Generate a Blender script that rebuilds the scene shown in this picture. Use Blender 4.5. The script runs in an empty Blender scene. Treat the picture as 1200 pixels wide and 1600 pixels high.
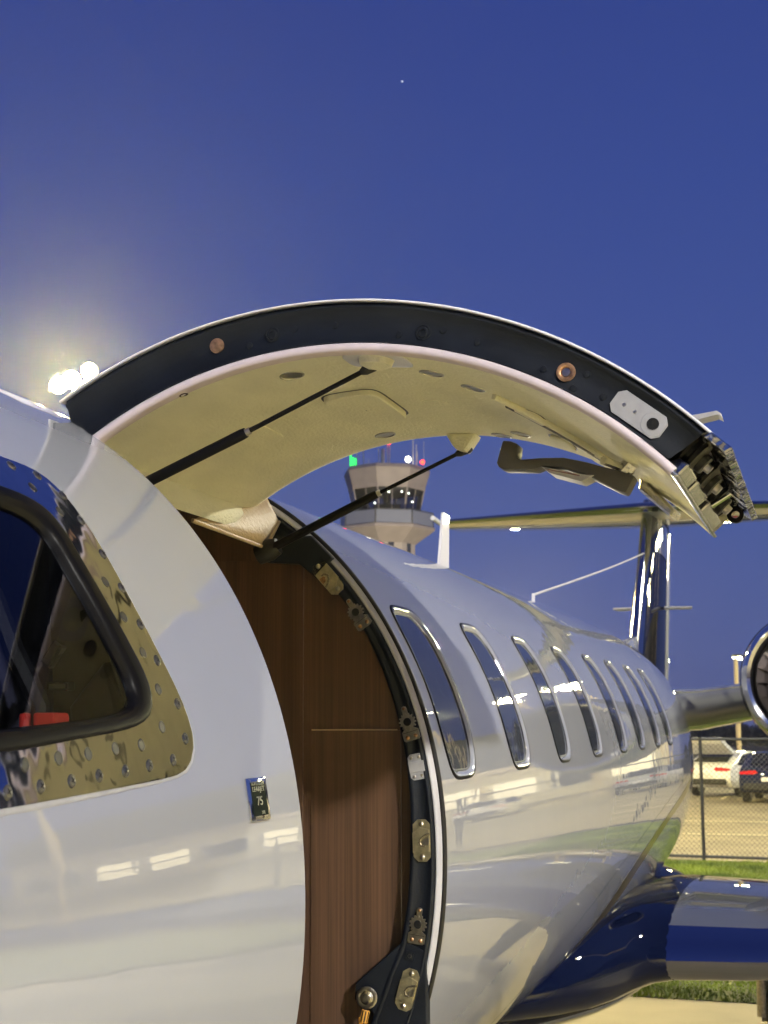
import bpy, bmesh, math, random
import numpy as np
from mathutils import Vector, Matrix
random.seed(7); rng = np.random.default_rng(7)
R_ = math.radians; PI = math.pi
scn = bpy.context.scene
COL = scn.collection

# ------------------------------------------------------------------ camera
CAMH = 1.8
QT = 0.0133                       # the parked jet stands slightly tail high
cam_d = bpy.data.cameras.new('camera'); cam = bpy.data.objects.new('camera', cam_d); COL.objects.link(cam)
rgt = Vector((0.9548, 0.2976, 0.0)).normalized()
fwd = Vector((-0.2940, 0.9427, 0.1581)).normalized()
rgt = (rgt - fwd*rgt.dot(fwd)).normalized(); upv = rgt.cross(fwd)
cam.matrix_world = Matrix(((rgt.x, upv.x, -fwd.x, 0), (rgt.y, upv.y, -fwd.y, 0), (rgt.z, upv.z, -fwd.z, CAMH), (0, 0, 0, 1)))
cam_d.sensor_fit = 'VERTICAL'; cam_d.sensor_height = 24.0; cam_d.lens = 2218/1600*24.0
cam_d.clip_start = 0.05; cam_d.clip_end = 6000
cam_d.dof.use_dof = True; cam_d.dof.focus_distance = 2.4; cam_d.dof.aperture_fstop = 9.0
scn.camera = cam

# ------------------------------------------------------------------ world: clear sky after sunset
w = bpy.data.worlds.new('World'); scn.world = w; w.use_nodes = True
nt = w.node_tree; bgn = nt.nodes['Background']
tc = nt.nodes.new('ShaderNodeTexCoord'); sx = nt.nodes.new('ShaderNodeSeparateXYZ'); cr = nt.nodes.new('ShaderNodeValToRGB')
nt.links.new(tc.outputs['Generated'], sx.inputs[0]); nt.links.new(sx.outputs['Z'], cr.inputs[0]); nt.links.new(cr.outputs[0], bgn.inputs[0])
def s2l(r, g, b):
    f = lambda c: (c/255/12.92 if c <= 10 else ((c/255+0.055)/1.055)**2.4)
    return (f(r), f(g), f(b), 1)
SKY = [(0.0, (84, 92, 138)), (0.06, (79, 92, 146)), (0.14, (70, 88, 151)), (0.25, (60, 80, 149)), (0.38, (53, 73, 144)), (0.50, (48, 66, 137)), (1.0, (40, 55, 120))]
el = cr.color_ramp.elements
el[0].position, el[0].color = SKY[0][0], s2l(*SKY[0][1]); el[1].position, el[1].color = SKY[-1][0], s2l(*SKY[-1][1])
for p, c in SKY[1:-1]:
    e = el.new(p); e.color = s2l(*c)
bgn.inputs[1].default_value = 1.0
scn.view_settings.view_transform = 'Standard'; scn.view_settings.look = 'None'
scn.view_settings.exposure = 0.0; scn.view_settings.gamma = 1.0; scn.view_settings.use_curve_mapping = False
scn.cycles.use_denoising = True
scn.cycles.max_bounces = 8; scn.cycles.diffuse_bounces = 4; scn.cycles.glossy_bounces = 5; scn.cycles.transparent_max_bounces = 12
scn.cycles.sample_clamp_indirect = 6.0; scn.cycles.caustics_refractive = False

# ------------------------------------------------------------------ helpers
def mesh(name, V, F, mats, smooth=True, mi=None, uv=None, nrm=None):
    me = bpy.data.meshes.new(name)
    me.from_pydata([tuple(map(float, v)) for v in V], [], [tuple(map(int, f)) for f in F])
    for m in (mats if isinstance(mats, (list, tuple)) else [mats]): me.materials.append(m)
    if mi is not None: me.polygons.foreach_set('material_index', list(mi))
    me.polygons.foreach_set('use_smooth', [smooth]*len(me.polygons))
    if uv is not None:
        l = me.uv_layers.new(name='UVMap'); a = np.empty(len(me.loops), dtype=np.int32); me.loops.foreach_get('vertex_index', a)
        l.data.foreach_set('uv', np.asarray(uv, dtype=np.float32)[a].ravel())
    me.update()
    if nrm is not None: me.normals_split_custom_set_from_vertices([tuple(n) for n in nrm])
    return me
def link(name, me, parent=None, **props):
    o = bpy.data.objects.new(name, me); COL.objects.link(o)
    if parent is not None: o.parent = parent
    for k, v in props.items(): o[k] = v
    return o
def empty(name, loc, rz=0.0, **props):
    o = bpy.data.objects.new(name, None); COL.objects.link(o); o.location = loc; o.rotation_euler = (0, 0, rz); o.empty_display_size = 0.2
    for k, v in props.items(): o[k] = v
    return o
class MB:                                   # collects simple solids into one mesh
    def __init__(s): s.V = []; s.F = []; s.M = []; s.S = []
    def add(s, V, F, m=0):
        n = len(s.V); s.V += [tuple(v) for v in V]; s.F += [tuple(i+n for i in f) for f in F]; s.M += [m]*len(F); return s
    def box(s, c, d, m=0, rot=None):
        x, y, z = d[0]/2, d[1]/2, d[2]/2
        P = [Vector((a*x, b*y, e*z)) for a in (-1, 1) for b in (-1, 1) for e in (-1, 1)]
        if rot is not None: P = [rot @ p for p in P]
        P = [p+Vector(c) for p in P]
        return s.add(P, [(0, 1, 3, 2), (4, 6, 7, 5), (0, 4, 5, 1), (2, 3, 7, 6), (0, 2, 6, 4), (1, 5, 7, 3)], m)
    def tube(s, pts, r, seg=12, m=0, cap=True):
        pts = [Vector(p) for p in pts]; n = len(pts); rr = r if isinstance(r, (list, tuple)) else [r]*n
        V = []; up = None
        for i, p in enumerate(pts):
            t = (pts[min(i+1, n-1)]-pts[max(i-1, 0)]).normalized()
            if up is None or abs(t.dot(up)) > 0.95: up = Vector((0, 0, 1)) if abs(t.z) < 0.9 else Vector((1, 0, 0))
            a = t.cross(up).normalized(); b = a.cross(t)
            up = b
            for k in range(seg):
                q = 2*PI*k/seg; V.append(p+a*math.cos(q)*rr[i]+b*math.sin(q)*rr[i])
        F = [(i*seg+k, i*seg+(k+1) % seg, (i+1)*seg+(k+1) % seg, (i+1)*seg+k) for i in range(n-1) for k in range(seg)]
        if cap: F += [tuple(range(seg-1, -1, -1)), tuple((n-1)*seg+k for k in range(seg))]
        return s.add(V, F, m)
    def prism(s, poly, d, m=0):             # polygon (3D points) pushed by vector d
        n = len(poly); A = [Vector(p) for p in poly]; Bp = [p+Vector(d) for p in A]
        F = [tuple(range(n-1, -1, -1)), tuple(range(n, 2*n))]+[(i, (i+1) % n, n+(i+1) % n, n+i) for i in range(n)]
        return s.add(A+Bp, F, m)
    def lathe(s, prof, o, ax, seg=24, m=0, cap=True):   # prof: (distance along axis, radius)
        ax = Vector(ax).normalized(); a = ax.cross(Vector((0, 0, 1)) if abs(ax.z) < 0.9 else Vector((1, 0, 0))).normalized(); b = ax.cross(a)
        V = [Vector(o)+ax*h+(a*math.cos(2*PI*k/seg)+b*math.sin(2*PI*k/seg))*r for h, r in prof for k in range(seg)]
        n = len(prof)
        F = [(i*seg+k, i*seg+(k+1) % seg, (i+1)*seg+(k+1) % seg, (i+1)*seg+k) for i in range(n-1) for k in range(seg)]
        if cap: F += [tuple(range(seg-1, -1, -1)), tuple((n-1)*seg+k for k in range(seg))]
        return s.add(V, F, m)
    def me(s, name, mats, smooth=False, bevel=0.0, off=None, auto=True):
        V = s.V if off is None else [tuple(Vector(v)-off) for v in s.V]
        me = mesh(name, V, s.F, mats, smooth, s.M)
        bm = bmesh.new(); bm.from_mesh(me); bmesh.ops.recalc_face_normals(bm, faces=bm.faces)
        if bevel > 0:
            ed = [e for e in bm.edges if len(e.link_faces) == 2 and e.calc_face_angle(0) > 0.6]
            if ed: bmesh.ops.bevel(bm, geom=ed, offset=bevel, segments=2, affect='EDGES', profile=0.6, clamp_overlap=True)
        if smooth:
            for f in bm.faces: f.smooth = True
            for e in bm.edges:
                if len(e.link_faces) == 2 and e.calc_face_angle(0) > R_(38): e.smooth = False
        bm.to_mesh(me); bm.free(); return me

# ------------------------------------------------------------------ materials
def pmat(name, col, rough=0.5, metal=0.0, coat=0.0, coatr=0.03, noise=0.0, nscale=20.0, bump=0.0, bscale=30.0, spec=0.5, stretch=(1, 1, 1), col2=None, detail=4.0, rn=0.0):
    m = bpy.data.materials.new(name); m.use_nodes = True; t = m.node_tree; b = t.nodes['Principled BSDF']
    b.inputs['Base Color'].default_value = (*col, 1); b.inputs['Roughness'].default_value = rough; b.inputs['Metallic'].default_value = metal
    b.inputs['Coat Weight'].default_value = coat; b.inputs['Coat Roughness'].default_value = coatr; b.inputs['Specular IOR Level'].default_value = spec
    if noise or bump or col2 or rn:
        c = t.nodes.new('ShaderNodeTexCoord'); mp = t.nodes.new('ShaderNodeMapping'); mp.inputs['Scale'].default_value = stretch
        t.links.new(c.outputs['Object'], mp.inputs[0])
    if noise or col2:
        n = t.nodes.new('ShaderNodeTexNoise'); n.inputs['Scale'].default_value = nscale; n.inputs['Detail'].default_value = detail
        t.links.new(mp.outputs[0], n.inputs['Vector'])
        r = t.nodes.new('ShaderNodeValToRGB'); r.color_ramp.elements[0].position = 0.3; r.color_ramp.elements[1].position = 0.7
        k = noise
        lo = tuple(max(0, x*(1-k)) for x in col); hi = col2 if col2 else tuple(min(1, x*(1+k)) for x in col)
        r.color_ramp.elements[0].color = (*lo, 1); r.color_ramp.elements[1].color = (*hi, 1)
        t.links.new(n.outputs['Fac'], r.inputs[0]); t.links.new(r.outputs[0], b.inputs['Base Color'])
    if rn:
        n3 = t.nodes.new('ShaderNodeTexNoise'); n3.inputs['Scale'].default_value = nscale*0.6; n3.inputs['Detail'].default_value = 6
        t.links.new(mp.outputs[0], n3.inputs['Vector'])
        mr = t.nodes.new('ShaderNodeMapRange'); mr.inputs[1].default_value = 0.3; mr.inputs[2].default_value = 0.75
        mr.inputs[3].default_value = rough; mr.inputs[4].default_value = rough+rn
        t.links.new(n3.outputs['Fac'], mr.inputs[0]); t.links.new(mr.outputs[0], b.inputs['Roughness'])
    if bump:
        n2 = t.nodes.new('ShaderNodeTexNoise'); n2.inputs['Scale'].default_value = bscale; n2.inputs['Detail'].default_value = 3
        t.links.new(mp.outputs[0], n2.inputs['Vector'])
        bp = t.nodes.new('ShaderNodeBump'); bp.inputs['Strength'].default_value = 1.0; bp.inputs['Distance'].default_value = bump
        t.links.new(n2.outputs['Fac'], bp.inputs['Height']); t.links.new(bp.outputs[0], b.inputs['Normal'])
        if coat: t.links.new(bp.outputs[0], b.inputs['Coat Normal'])
    return m
def coat_ior(m, v): m.node_tree.nodes['Principled BSDF'].inputs['Coat IOR'].default_value = v
def emat(name, col, s):
    m = bpy.data.materials.new(name); m.use_nodes = True; t = m.node_tree; t.nodes.clear()
    e = t.nodes.new('ShaderNodeEmission'); e.inputs[0].default_value = (*col, 1); e.inputs[1].default_value = s
    o = t.nodes.new('ShaderNodeOutputMaterial'); t.links.new(e.outputs[0], o.inputs[0]); return m
def glass(name, tint, tr, rough=0.02):
    m = bpy.data.materials.new(name); m.use_nodes = True; t = m.node_tree; t.nodes.clear()
    g = t.nodes.new('ShaderNodeBsdfGlossy'); g.inputs['Roughness'].default_value = rough
    x = t.nodes.new('ShaderNodeBsdfTransparent'); x.inputs[0].default_value = (*tint, 1)
    f = t.nodes.new('ShaderNodeFresnel'); f.inputs[0].default_value = 1.5
    mx = t.nodes.new('ShaderNodeMixShader'); o = t.nodes.new('ShaderNodeOutputMaterial')
    t.links.new(f.outputs[0], mx.inputs[0]); t.links.new(x.outputs[0], mx.inputs[1]); t.links.new(g.outputs[0], mx.inputs[2]); t.links.new(mx.outputs[0], o.inputs[0])
    return m
M = {}
M['white'] = pmat('jet_white_paint', (0.31, 0.315, 0.33), 0.5, 0, 1.0, 0.006, bump=0.0008, bscale=4.5, spec=0, noise=0.02, nscale=3)
M['trim'] = pmat('white_trim_paint', (0.66, 0.65, 0.66), 0.4, 0, 0.6, 0.03, spec=0)
M['blue'] = pmat('navy_paint', (0.003, 0.005, 0.018), 0.5, 0, 0.45, 0.006, bump=0.0006, bscale=4.5, spec=0)
coat_ior(M['white'], 2.4)
M['gold'] = pmat('gold_stripe_paint', (0.20, 0.155, 0.045), 0.35, 0.5, 0.6, 0.02)
M['dkstripe'] = pmat('dark_stripe_paint', (0.10, 0.09, 0.05), 0.3, 0.4, 1.0, 0.04)
M['chrome'] = pmat('polished_metal', (0.66, 0.66, 0.65), 0.04, 1.0, bump=0.010, bscale=5, rn=0.05, nscale=10)
M['mirror'] = pmat('bright_polished_metal', (0.80, 0.80, 0.79), 0.06, 1.0, bump=0.001, bscale=5)
M['lemetal'] = pmat('leading_edge_metal', (0.42, 0.42, 0.44), 0.09, 1.0, bump=0.0006, bscale=4)
M['fairpol'] = pmat('brushed_bright_metal', (0.62, 0.61, 0.57), 0.22, 1.0, noise=0.15, nscale=60, bump=0.001, bscale=50)
M['steel'] = pmat('fitting_steel', (0.52, 0.48, 0.40), 0.30, 1.0, noise=0.25, nscale=90, bump=0.002, bscale=60)
M['brass'] = pmat('cad_plated_steel', (0.62, 0.55, 0.34), 0.33, 0.9, noise=0.25, nscale=70, bump=0.002, bscale=60)
M['copper'] = pmat('worn_bronze', (0.42, 0.24, 0.12), 0.4, 0.8, noise=0.5, nscale=120)
M['grey'] = pmat('grey_plate_paint', (0.30, 0.30, 0.31), 0.5, 0.1, noise=0.08, nscale=60)
M['dark'] = pmat('blue_black_frame_paint', (0.006, 0.008, 0.013), 0.5, 0, 0.0, 0.25, noise=0.3, nscale=14, bump=0.0005, bscale=160, rn=0.2, spec=.14)
M['rubber'] = pmat('black_rubber', (0.007, 0.007, 0.008), 0.5, spec=.2, bump=0.0005, bscale=200)
M['rubber2'] = pmat('glossy_black_seal', (0.004, 0.004, 0.005), 0.34, 0, 0.0, spec=0.05)
M['pinkseal'] = pmat('pale_pink_seal', (0.56, 0.48, 0.49), 0.55, noise=0.06, nscale=40)
M['whiteseal'] = pmat('pale_grey_lip', (0.48, 0.47, 0.47), 0.42, 0, 0.2, noise=0.12, nscale=9)
M['lining'] = pmat('cream_door_lining', (0.80, 0.77, 0.56), 0.6, 0, 0.0, 0.25, spec=.25, noise=0.07, nscale=14, bump=0.0020, bscale=180, stretch=(1, .5, 1), rn=.15, detail=9)
M['leather'] = pmat('tan_leather', (0.44, 0.33, 0.19), 0.5, bump=0.002, bscale=120, noise=0.1, nscale=6)
M['handle'] = pmat('charcoal_handle', (0.026, 0.025, 0.026), 0.5, spec=.3, bump=0.0004, bscale=300)
M['inside'] = pmat('dark_interior', (0.02, 0.02, 0.022), 0.7)
M['seatblue'] = pmat('dark_blue_seat_cover', (0.035, 0.035, 0.060), 0.55, noise=0.3, nscale=9, bump=0.002, bscale=30)
M['olive'] = pmat('dim_cockpit_trim', (0.075, 0.07, 0.05), 0.6, noise=0.3, nscale=5)
M['red'] = pmat('red_handle_plastic', (0.50, 0.03, 0.02), 0.4)
M['orange'] = pmat('orange_tag', (0.55, 0.26, 0.03), 0.6)
M['wing'] = pmat('wing_grey_paint', (0.10, 0.105, 0.125), 0.5, 0, 1.0, 0.008, bump=0.0005, bscale=3, spec=0)
M['pylon'] = pmat('pylon_grey_paint', (0.19, 0.19, 0.17), 0.5, 0, 1.0, 0.008, bump=0.0005, bscale=3, spec=0)
M['glassdk'] = pmat('dark_cabin_glass', (0.045, 0.050, 0.062), 0.03, 0, 0.0, 0.02, bump=0.0006, bscale=8, spec=0.6)
M['glasscock'] = glass('tinted_cockpit_glass', (0.62, 0.64, 0.68), 0.5)
M['apron'] = pmat('apron_concrete', (0.46, 0.40, 0.26), 0.75, noise=0.22, nscale=0.8, bump=0.004, bscale=40, detail=8)
M['asphalt'] = pmat('parking_lot_paving', (0.22, 0.19, 0.13), 0.8, noise=0.25, nscale=0.9, bump=0.006, bscale=30, detail=8)
M['soil'] = pmat('turf_soil', (0.075, 0.085, 0.022), 0.9, noise=0.35, nscale=2.0, bump=0.02, bscale=14)
M['field'] = pmat('far_field', (0.045, 0.05, 0.025), 0.9, noise=0.4, nscale=0.05)
M['galv'] = pmat('galvanised_steel', (0.09, 0.09, 0.085), 0.5, 0.6)
M['concrete'] = pmat('tower_concrete', (0.50, 0.44, 0.38), 0.8, noise=0.1, nscale=0.6)
M['fascia'] = pmat('tower_fascia', (0.40, 0.34, 0.30), 0.6, noise=0.08, nscale=0.8)
M['towerrail'] = pmat('tower_parapet_panel', (0.26, 0.28, 0.34), 0.4)
M['towerglass'] = glass('tower_cab_glass', (0.40, 0.44, 0.48), 0.6)
M['pole'] = pmat('light_pole_paint', (0.42, 0.34, 0.22), 0.6)
M['wood_pole'] = pmat('timber_pole', (0.34, 0.24, 0.15), 0.8, noise=0.3, nscale=8, stretch=(1, 1, .1))
M['carwhite'] = pmat('white_car_paint', (0.78, 0.78, 0.78), 0.35, 0, 1.0, 0.03, spec=0)
M['cardark'] = pmat('midnight_car_paint', (0.012, 0.016, 0.045), 0.35, 0, 1.0, 0.03, spec=0)
M['carsilver'] = pmat('silver_car_paint', (0.38, 0.39, 0.40), 0.35, 0.5, 1.0, 0.03)
M['carglass'] = pmat('car_window_glass', (0.01, 0.012, 0.015), 0.03, spec=0.6)
M['tyre'] = pmat('tyre_rubber', (0.012, 0.012, 0.012), 0.7)
M['taillight'] = pmat('red_lens', (0.45, 0.01, 0.01), 0.15)
M['siding'] = pmat('cream_building_wall', (0.55, 0.50, 0.40), 0.7, noise=0.08, nscale=2)
M['lamp'] = emat('floodlamp_glow', (1.0, 0.84, 0.34), 14.0)
M['lampfar'] = emat('pole_lamp_glow', (1.0, 0.90, 0.55), 160.0)
M['redlight'] = emat('red_obstruction_light', (1.0, 0.04, 0.02), 9.0)
M['greenlight'] = emat('green_beacon_light', (0.03, 1.0, 0.12), 2.2)
M['whitelight'] = emat('white_beacon_light', (1.0, 0.95, 0.75), 12.0)
M['litwin'] = emat('lit_window', (1.0, 0.85, 0.5), 2.2)
M['star'] = emat('star_glow', (0.9, 0.93, 1.0), 1.6)
def wood_mat():
    m = pmat('walnut_veneer', (0.10, 0.045, 0.02), 0.35, 0, 0.8, 0.06); t = m.node_tree; b = t.nodes['Principled BSDF']
    c = t.nodes.new('ShaderNodeTexCoord'); mp = t.nodes.new('ShaderNodeMapping'); mp.inputs['Scale'].default_value = (240, 240, 2.0)
    n = t.nodes.new('ShaderNodeTexNoise'); n.inputs['Scale'].default_value = 1.0; n.inputs['Detail'].default_value = 5; n.inputs['Roughness'].default_value = 0.65
    mp2 = t.nodes.new('ShaderNodeMapping'); mp2.inputs['Scale'].default_value = (16, 16, 0.5)
    n2 = t.nodes.new('ShaderNodeTexNoise'); n2.inputs['Scale'].default_value = 1.0; n2.inputs['Detail'].default_value = 3
    t.links.new(c.outputs['Object'], mp.inputs[0]); t.links.new(mp.outputs[0], n.inputs['Vector']); t.links.new(c.outputs['Object'], mp2.inputs[0]); t.links.new(mp2.outputs[0], n2.inputs['Vector'])
    mx = t.nodes.new('ShaderNodeMath'); mx.operation = 'MULTIPLY_ADD'; mx.inputs[1].default_value = 0.5
    ad = t.nodes.new('ShaderNodeMath'); ad.operation = 'MULTIPLY'; ad.inputs[1].default_value = 0.5
    t.links.new(n2.outputs['Fac'], ad.inputs[0]); t.links.new(n.outputs['Fac'], mx.inputs[0]); t.links.new(ad.outputs[0], mx.inputs[2])
    r = t.nodes.new('ShaderNodeValToRGB'); e = r.color_ramp.elements
    e[0].position = 0.34; e[0].color = (0.036, 0.020, 0.014, 1); e[1].position = 0.66; e[1].color = (0.120, 0.068, 0.042, 1); q = e.new(0.5); q.color = (0.068, 0.038, 0.024, 1)
    t.links.new(mx.outputs[0], r.inputs[0]); t.links.new(r.outputs[0], b.inputs['Base Color']); return m
M['wood'] = wood_mat()

# ------------------------------------------------------------------ ground and setting
def sheet(name, pts, z, mat, **p):
    me = mesh(name, [(x, y, z) for x, y in pts], [tuple(range(len(pts)))], mat, False); return link(name, me, None, kind='structure', **p)
sheet('ground', [(-1500, -1500), (1500, -1500), (1500, 1500), (-1500, 1500)], -0.012, M['field'])
sheet('apron', [(-120, -90), (140, -90), (140, 10.1), (60, 10.3), (-0.5, 10.50), (-1.3, 10.54), (-60, 10.9), (-120, 11)], -0.004, M['apron'])
def fy(x): return 22.35-0.12*(x+2.0)          # the fence line
sheet('grass_verge_soil', [(-120, 11), (-60, 10.9), (-1.3, 10.54), (-0.5, 10.5), (60, 10.3), (140, 10.1), (140, fy(140)), (-120, fy(-120))], 0.0, M['soil'])
sheet('parking_lot', [(-120, fy(-120)+0.05), (140, fy(140)+0.05), (140, 72), (-120, 72)], 0.0, M['asphalt'])
# painted bay lines of the parking lot
mb = MB()
for i in range(16):
    mb.box((-12+i*2.9, 47.5, 0.0042), (0.12, 5.0, 0.001))
for yy in (28.5, 33.0): mb.box((10, yy, 0.0042), (60, 0.14, 0.001))
link('bay_marking', mb.me('bay_marking', [pmat('line_paint', (0.62, 0.55, 0.36), 0.7)]), None, kind='structure')
# grass blades on the verge
def grass(name, n, x0, x1, y0, y1, hmin, hmax, mat):
    x = rng.uniform(x0, x1, n); y = rng.uniform(y0, y1, n)
    h = rng.uniform(hmin, hmax, n)*(0.75+0.5*np.sin(x*2.1+np.sin(y*1.7))*np.sin(y*1.3)); a = rng.uniform(0, 2*PI, n); wd = rng.uniform(.004, .009, n)
    lx = rng.normal(0, .45, n)*h; ly = rng.normal(0, .45, n)*h
    V = np.empty((n, 3, 3)); V[:, 0] = np.stack([x-np.cos(a)*wd, y-np.sin(a)*wd, np.zeros(n)], 1); V[:, 1] = np.stack([x+np.cos(a)*wd, y+np.sin(a)*wd, np.zeros(n)], 1)
    V[:, 2] = np.stack([x+lx, y+ly, h], 1)
    me = bpy.data.meshes.new(name); me.vertices.add(3*n); me.loops.add(3*n); me.polygons.add(n)
    me.vertices.foreach_set('co', V.ravel()); me.loops.foreach_set('vertex_index', np.arange(3*n)); me.polygons.foreach_set('loop_start', np.arange(0, 3*n, 3)); me.polygons.foreach_set('loop_total', np.full(n, 3))
    me.materials.append(mat); me.update(); me.validate()
    return link(name, me, None, kind='stuff', label='mown green grass on the verge between apron and fence', category='grass')
gm = pmat('grass_blades', (0.10, 0.17, 0.012), 0.6, noise=0.4, nscale=1.2, col2=(0.26, 0.34, 0.03))
grass('grass', 150000, -4.5, 2.5, 10.50, 22.1, 0.03, 0.085, gm)

# ------------------------------------------------------------------ chain link fence
fence = empty('chain_link_fence', (0, fy(0), 0), 0, label='dark chain link fence along the far side of the grass verge', category='fence')
fdir = Vector((1, -0.12, 0)).normalized(); frot = Matrix.Rotation(math.atan2(fdir.y, fdir.x), 3, 'Z')
def fpt(s, z, o=0.0): return Vector((fdir.x*s-fdir.y*o, fdir.y*s+fdir.x*o, z))
FH = 1.80
pm = MB().tube([(0, 0, 0), (0, 0, FH+0.03)], 0.027, 10).me('post', M['galv'], True)
for i in range(-3, 8):
    o = link('post', pm, fence); o.location = fpt(-1.94+3.0*i, 0)
for z, nm in ((FH, 'top_rail'), (0.06, 'bottom_rail')):
    link(nm, MB().tube([fpt(-10.9, z), fpt(19.1, z)], 0.021, 8).me(nm, M['galv'], True), fence)
mb = MB(); p_ = 0.075; hh = FH-0.04
for i in range(int(30/p_)+25):
    for sgn in (1, -1):
        s0 = -10.9+(i-25)*p_ if sgn > 0 else -10.9+i*p_
        a, b = (s0, 0.02), (s0+sgn*hh, hh)
        if sgn > 0 and s0+hh > 19.1: continue
        if sgn < 0 and s0-hh < -10.9: continue
        mb.tube([fpt(a[0], a[1], 0.03), fpt(b[0], b[1], 0.03)], 0.0027, 3, cap=False)
link('wire_mesh', mb.me('wire_mesh', M['galv'], True), fence, kind='stuff')

# ------------------------------------------------------------------ lamps
LW = (1.0, 0.90, 0.42)
def lampdata(name, e, r=0.2, col=LW, spot=None):
    l = bpy.data.lights.new(name, 'SPOT' if spot else 'POINT'); l.energy = e; l.color = col; l.shadow_soft_size = r
    if spot: l.spot_size = R_(spot); l.spot_blend = 0.4
    return l
def light_pole(loc, h, rz, label, e, double=False, mat='pole', col=LW, spot=None):
    t = empty('light_pole', loc, rz, label=label, category='light pole', group='light poles of the car park and apron')
    link('pole', MB().tube([(0, 0, 0), (0, 0, h)], [0.11, 0.085], 12).me('pole', M[mat], True), t)
    link('base', MB().lathe([(0, .25), (.35, .25), (.4, .2)], (0, 0, 0), (0, 0, 1), 16).me('base', M['concrete'], True), t)
    for s in ((-1, 1) if double else (1,)):
        link('arm', MB().tube([(0, 0, h-.05), (s*.3, 0, h+.02)], 0.04, 8).me('arm', M[mat], True), t)
        hd = link('lamp_head', MB().box((s*.62, 0, h+.09), (.75, .36, .12)).me('lamp_head', M['galv'], False, 0.03), t)
        link('lens', MB().box((s*.62, 0, h+.005), (.62, .28, .05)).me('lens', M['lampfar'], False, 0.01), hd)
    if e:
        lo = bpy.data.objects.new('lamp_light', lampdata('lamp_light', e, 0.25, col, spot)); COL.objects.link(lo); lo.parent = t; lo.location = (0 if double else .62, 0, h-0.15)
    return t
light_pole((-3.62, 59.9, 0), 5.1, 1.87-PI/2+1.2, 'short tan pole with a bright lamp rising behind the white car', 1800)
light_pole((4.6, 56, 0), 10.2, 0.2, 'tall lamp pole in the car park right of the midnight blue car', 4500, True)
light_pole((7.0, 53, 0), 10.0, 0.3, 'second tall lamp pole in the car park, behind the silver car', 3500, True)
light_pole((11.0, 51, 0), 10.2, 0.3, 'tall lamp pole behind the closed white car', 3500, True)
light_pole((14.5, 54, 0), 10.6, 0.3, 'tall lamp pole behind the dark car at the end of the row', 3500, True)
light_pole((17.5, 65, 0), 11.5, -0.4, 'tall lamp pole near the cream terminal building', 4000, True)
light_pole((11.0, 21.4, 0), 13.0, -2.2, 'added unseen lamp pole in the grass verge behind the port wing', 28000, True, 'pole', (1, .95, .76))  # out of view, added to light the apron and grass
light_pole((9.5, -7.5, 0), 8.5, 2.2, 'apron lamp pole ahead of the jet nose', 21000, True, 'pole', (1, .97, .93))
light_pole((-13.0, 5.0, 0), 15.0, 0.2, 'added unseen tall lamp pole on the starboard side of the jet', 22000, True, 'pole', (1, .95, .80))  # added to brighten the ground while sparing the port side of the fuselage
light_pole((6.8, 0.0, 0), 9.0, PI, 'added unseen downlight pole right of the cabin door', 28000, False, 'pole', LW, 84)  # unseen spot, added so light bouncing off the ground brightens the door lining

mast = empty('floodlight_mast', (-17.5, 30.3, 0), 0, label='tall floodlight mast with three glaring lamps behind the jet cabin roof', category='floodlight mast')
link('pole', MB().tube([(.0, .1, 0), (.0, .1, 10.4)], [0.14, 0.06], 12).me('pole', M['galv'], True), mast)
link('crossbar', MB().tube([(-.55, -.2, 10.3), (.55, .25, 10.62)], 0.04, 8).me('crossbar', M['galv'], True), mast)
aim = Vector((17.5, -30.3, -9)).normalized()
for i, p in enumerate([(-.31, -.17, 10.42), (-.03, -.02, 10.58), (.34, .2, 10.82)]):
    hd = link('lamp_head', MB().lathe([(-.28, .08), (-.2, .16), (0, .2), (.02, .21)], p, aim, 20).me('lamp_head', M['galv'], True), mast)
    link('lamp_glass', MB().lathe([(0.022, .19), (0.05, .17), (0.07, .10), (0.075, .02)], p, aim, 20).me('lamp_glass', M['lamp'], True), hd)
lo = bpy.data.objects.new('mast_light', lampdata('mast_light', 44000, 0.35, (1, .80, .26))); COL.objects.link(lo); lo.parent = mast; lo.location = Vector((.02, -.40, 10.55))
# ------------------------------------------------------------------ control tower
TW = Vector((-50.3, 162.4, 0)); tang = math.atan2(TW.y, TW.x)
tower = empty('control_tower', TW, tang-PI/2+R_(9), label='airport control tower with a glazed cab and roof antennas under the open door', category='control tower')
def octa(r, z, n=8, ph=PI/8): return [(r*math.cos(ph+2*PI*k/n), r*math.sin(ph+2*PI*k/n), z) for k in range(n)]
def frustum(mb, r0, z0, r1, z1, n=8, m=0, ph=PI/8):
    A = octa(r0, z0, n, ph)+octa(r1, z1, n, ph)
    return mb.add(A, [tuple(range(n-1, -1, -1)), tuple(range(n, 2*n))]+[(i, (i+1) % n, n+(i+1) % n, n+i) for i in range(n)], m)
mb = MB(); frustum(mb, 3.5, 0, 3.5, 25.6); link('shaft', mb.me('shaft', M['concrete']), tower)
mb = MB()
for k in (5, 6): 
    a = PI/8+2*PI*(k+.5)/8; mb.box((3.27*math.cos(a), 3.27*math.sin(a), 14), (.12, .7, 22), 0, Matrix.Rotation(a, 3, 'Z'))
link('shaft_window', mb.me('shaft_window', M['glassdk']), tower)
mb = MB(); frustum(mb, 3.6, 24.9, 5.9, 26.5); frustum(mb, 5.95, 26.5, 5.95, 26.85); link('balcony_floor', mb.me('balcony_floor', M['fascia']), tower)
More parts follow.
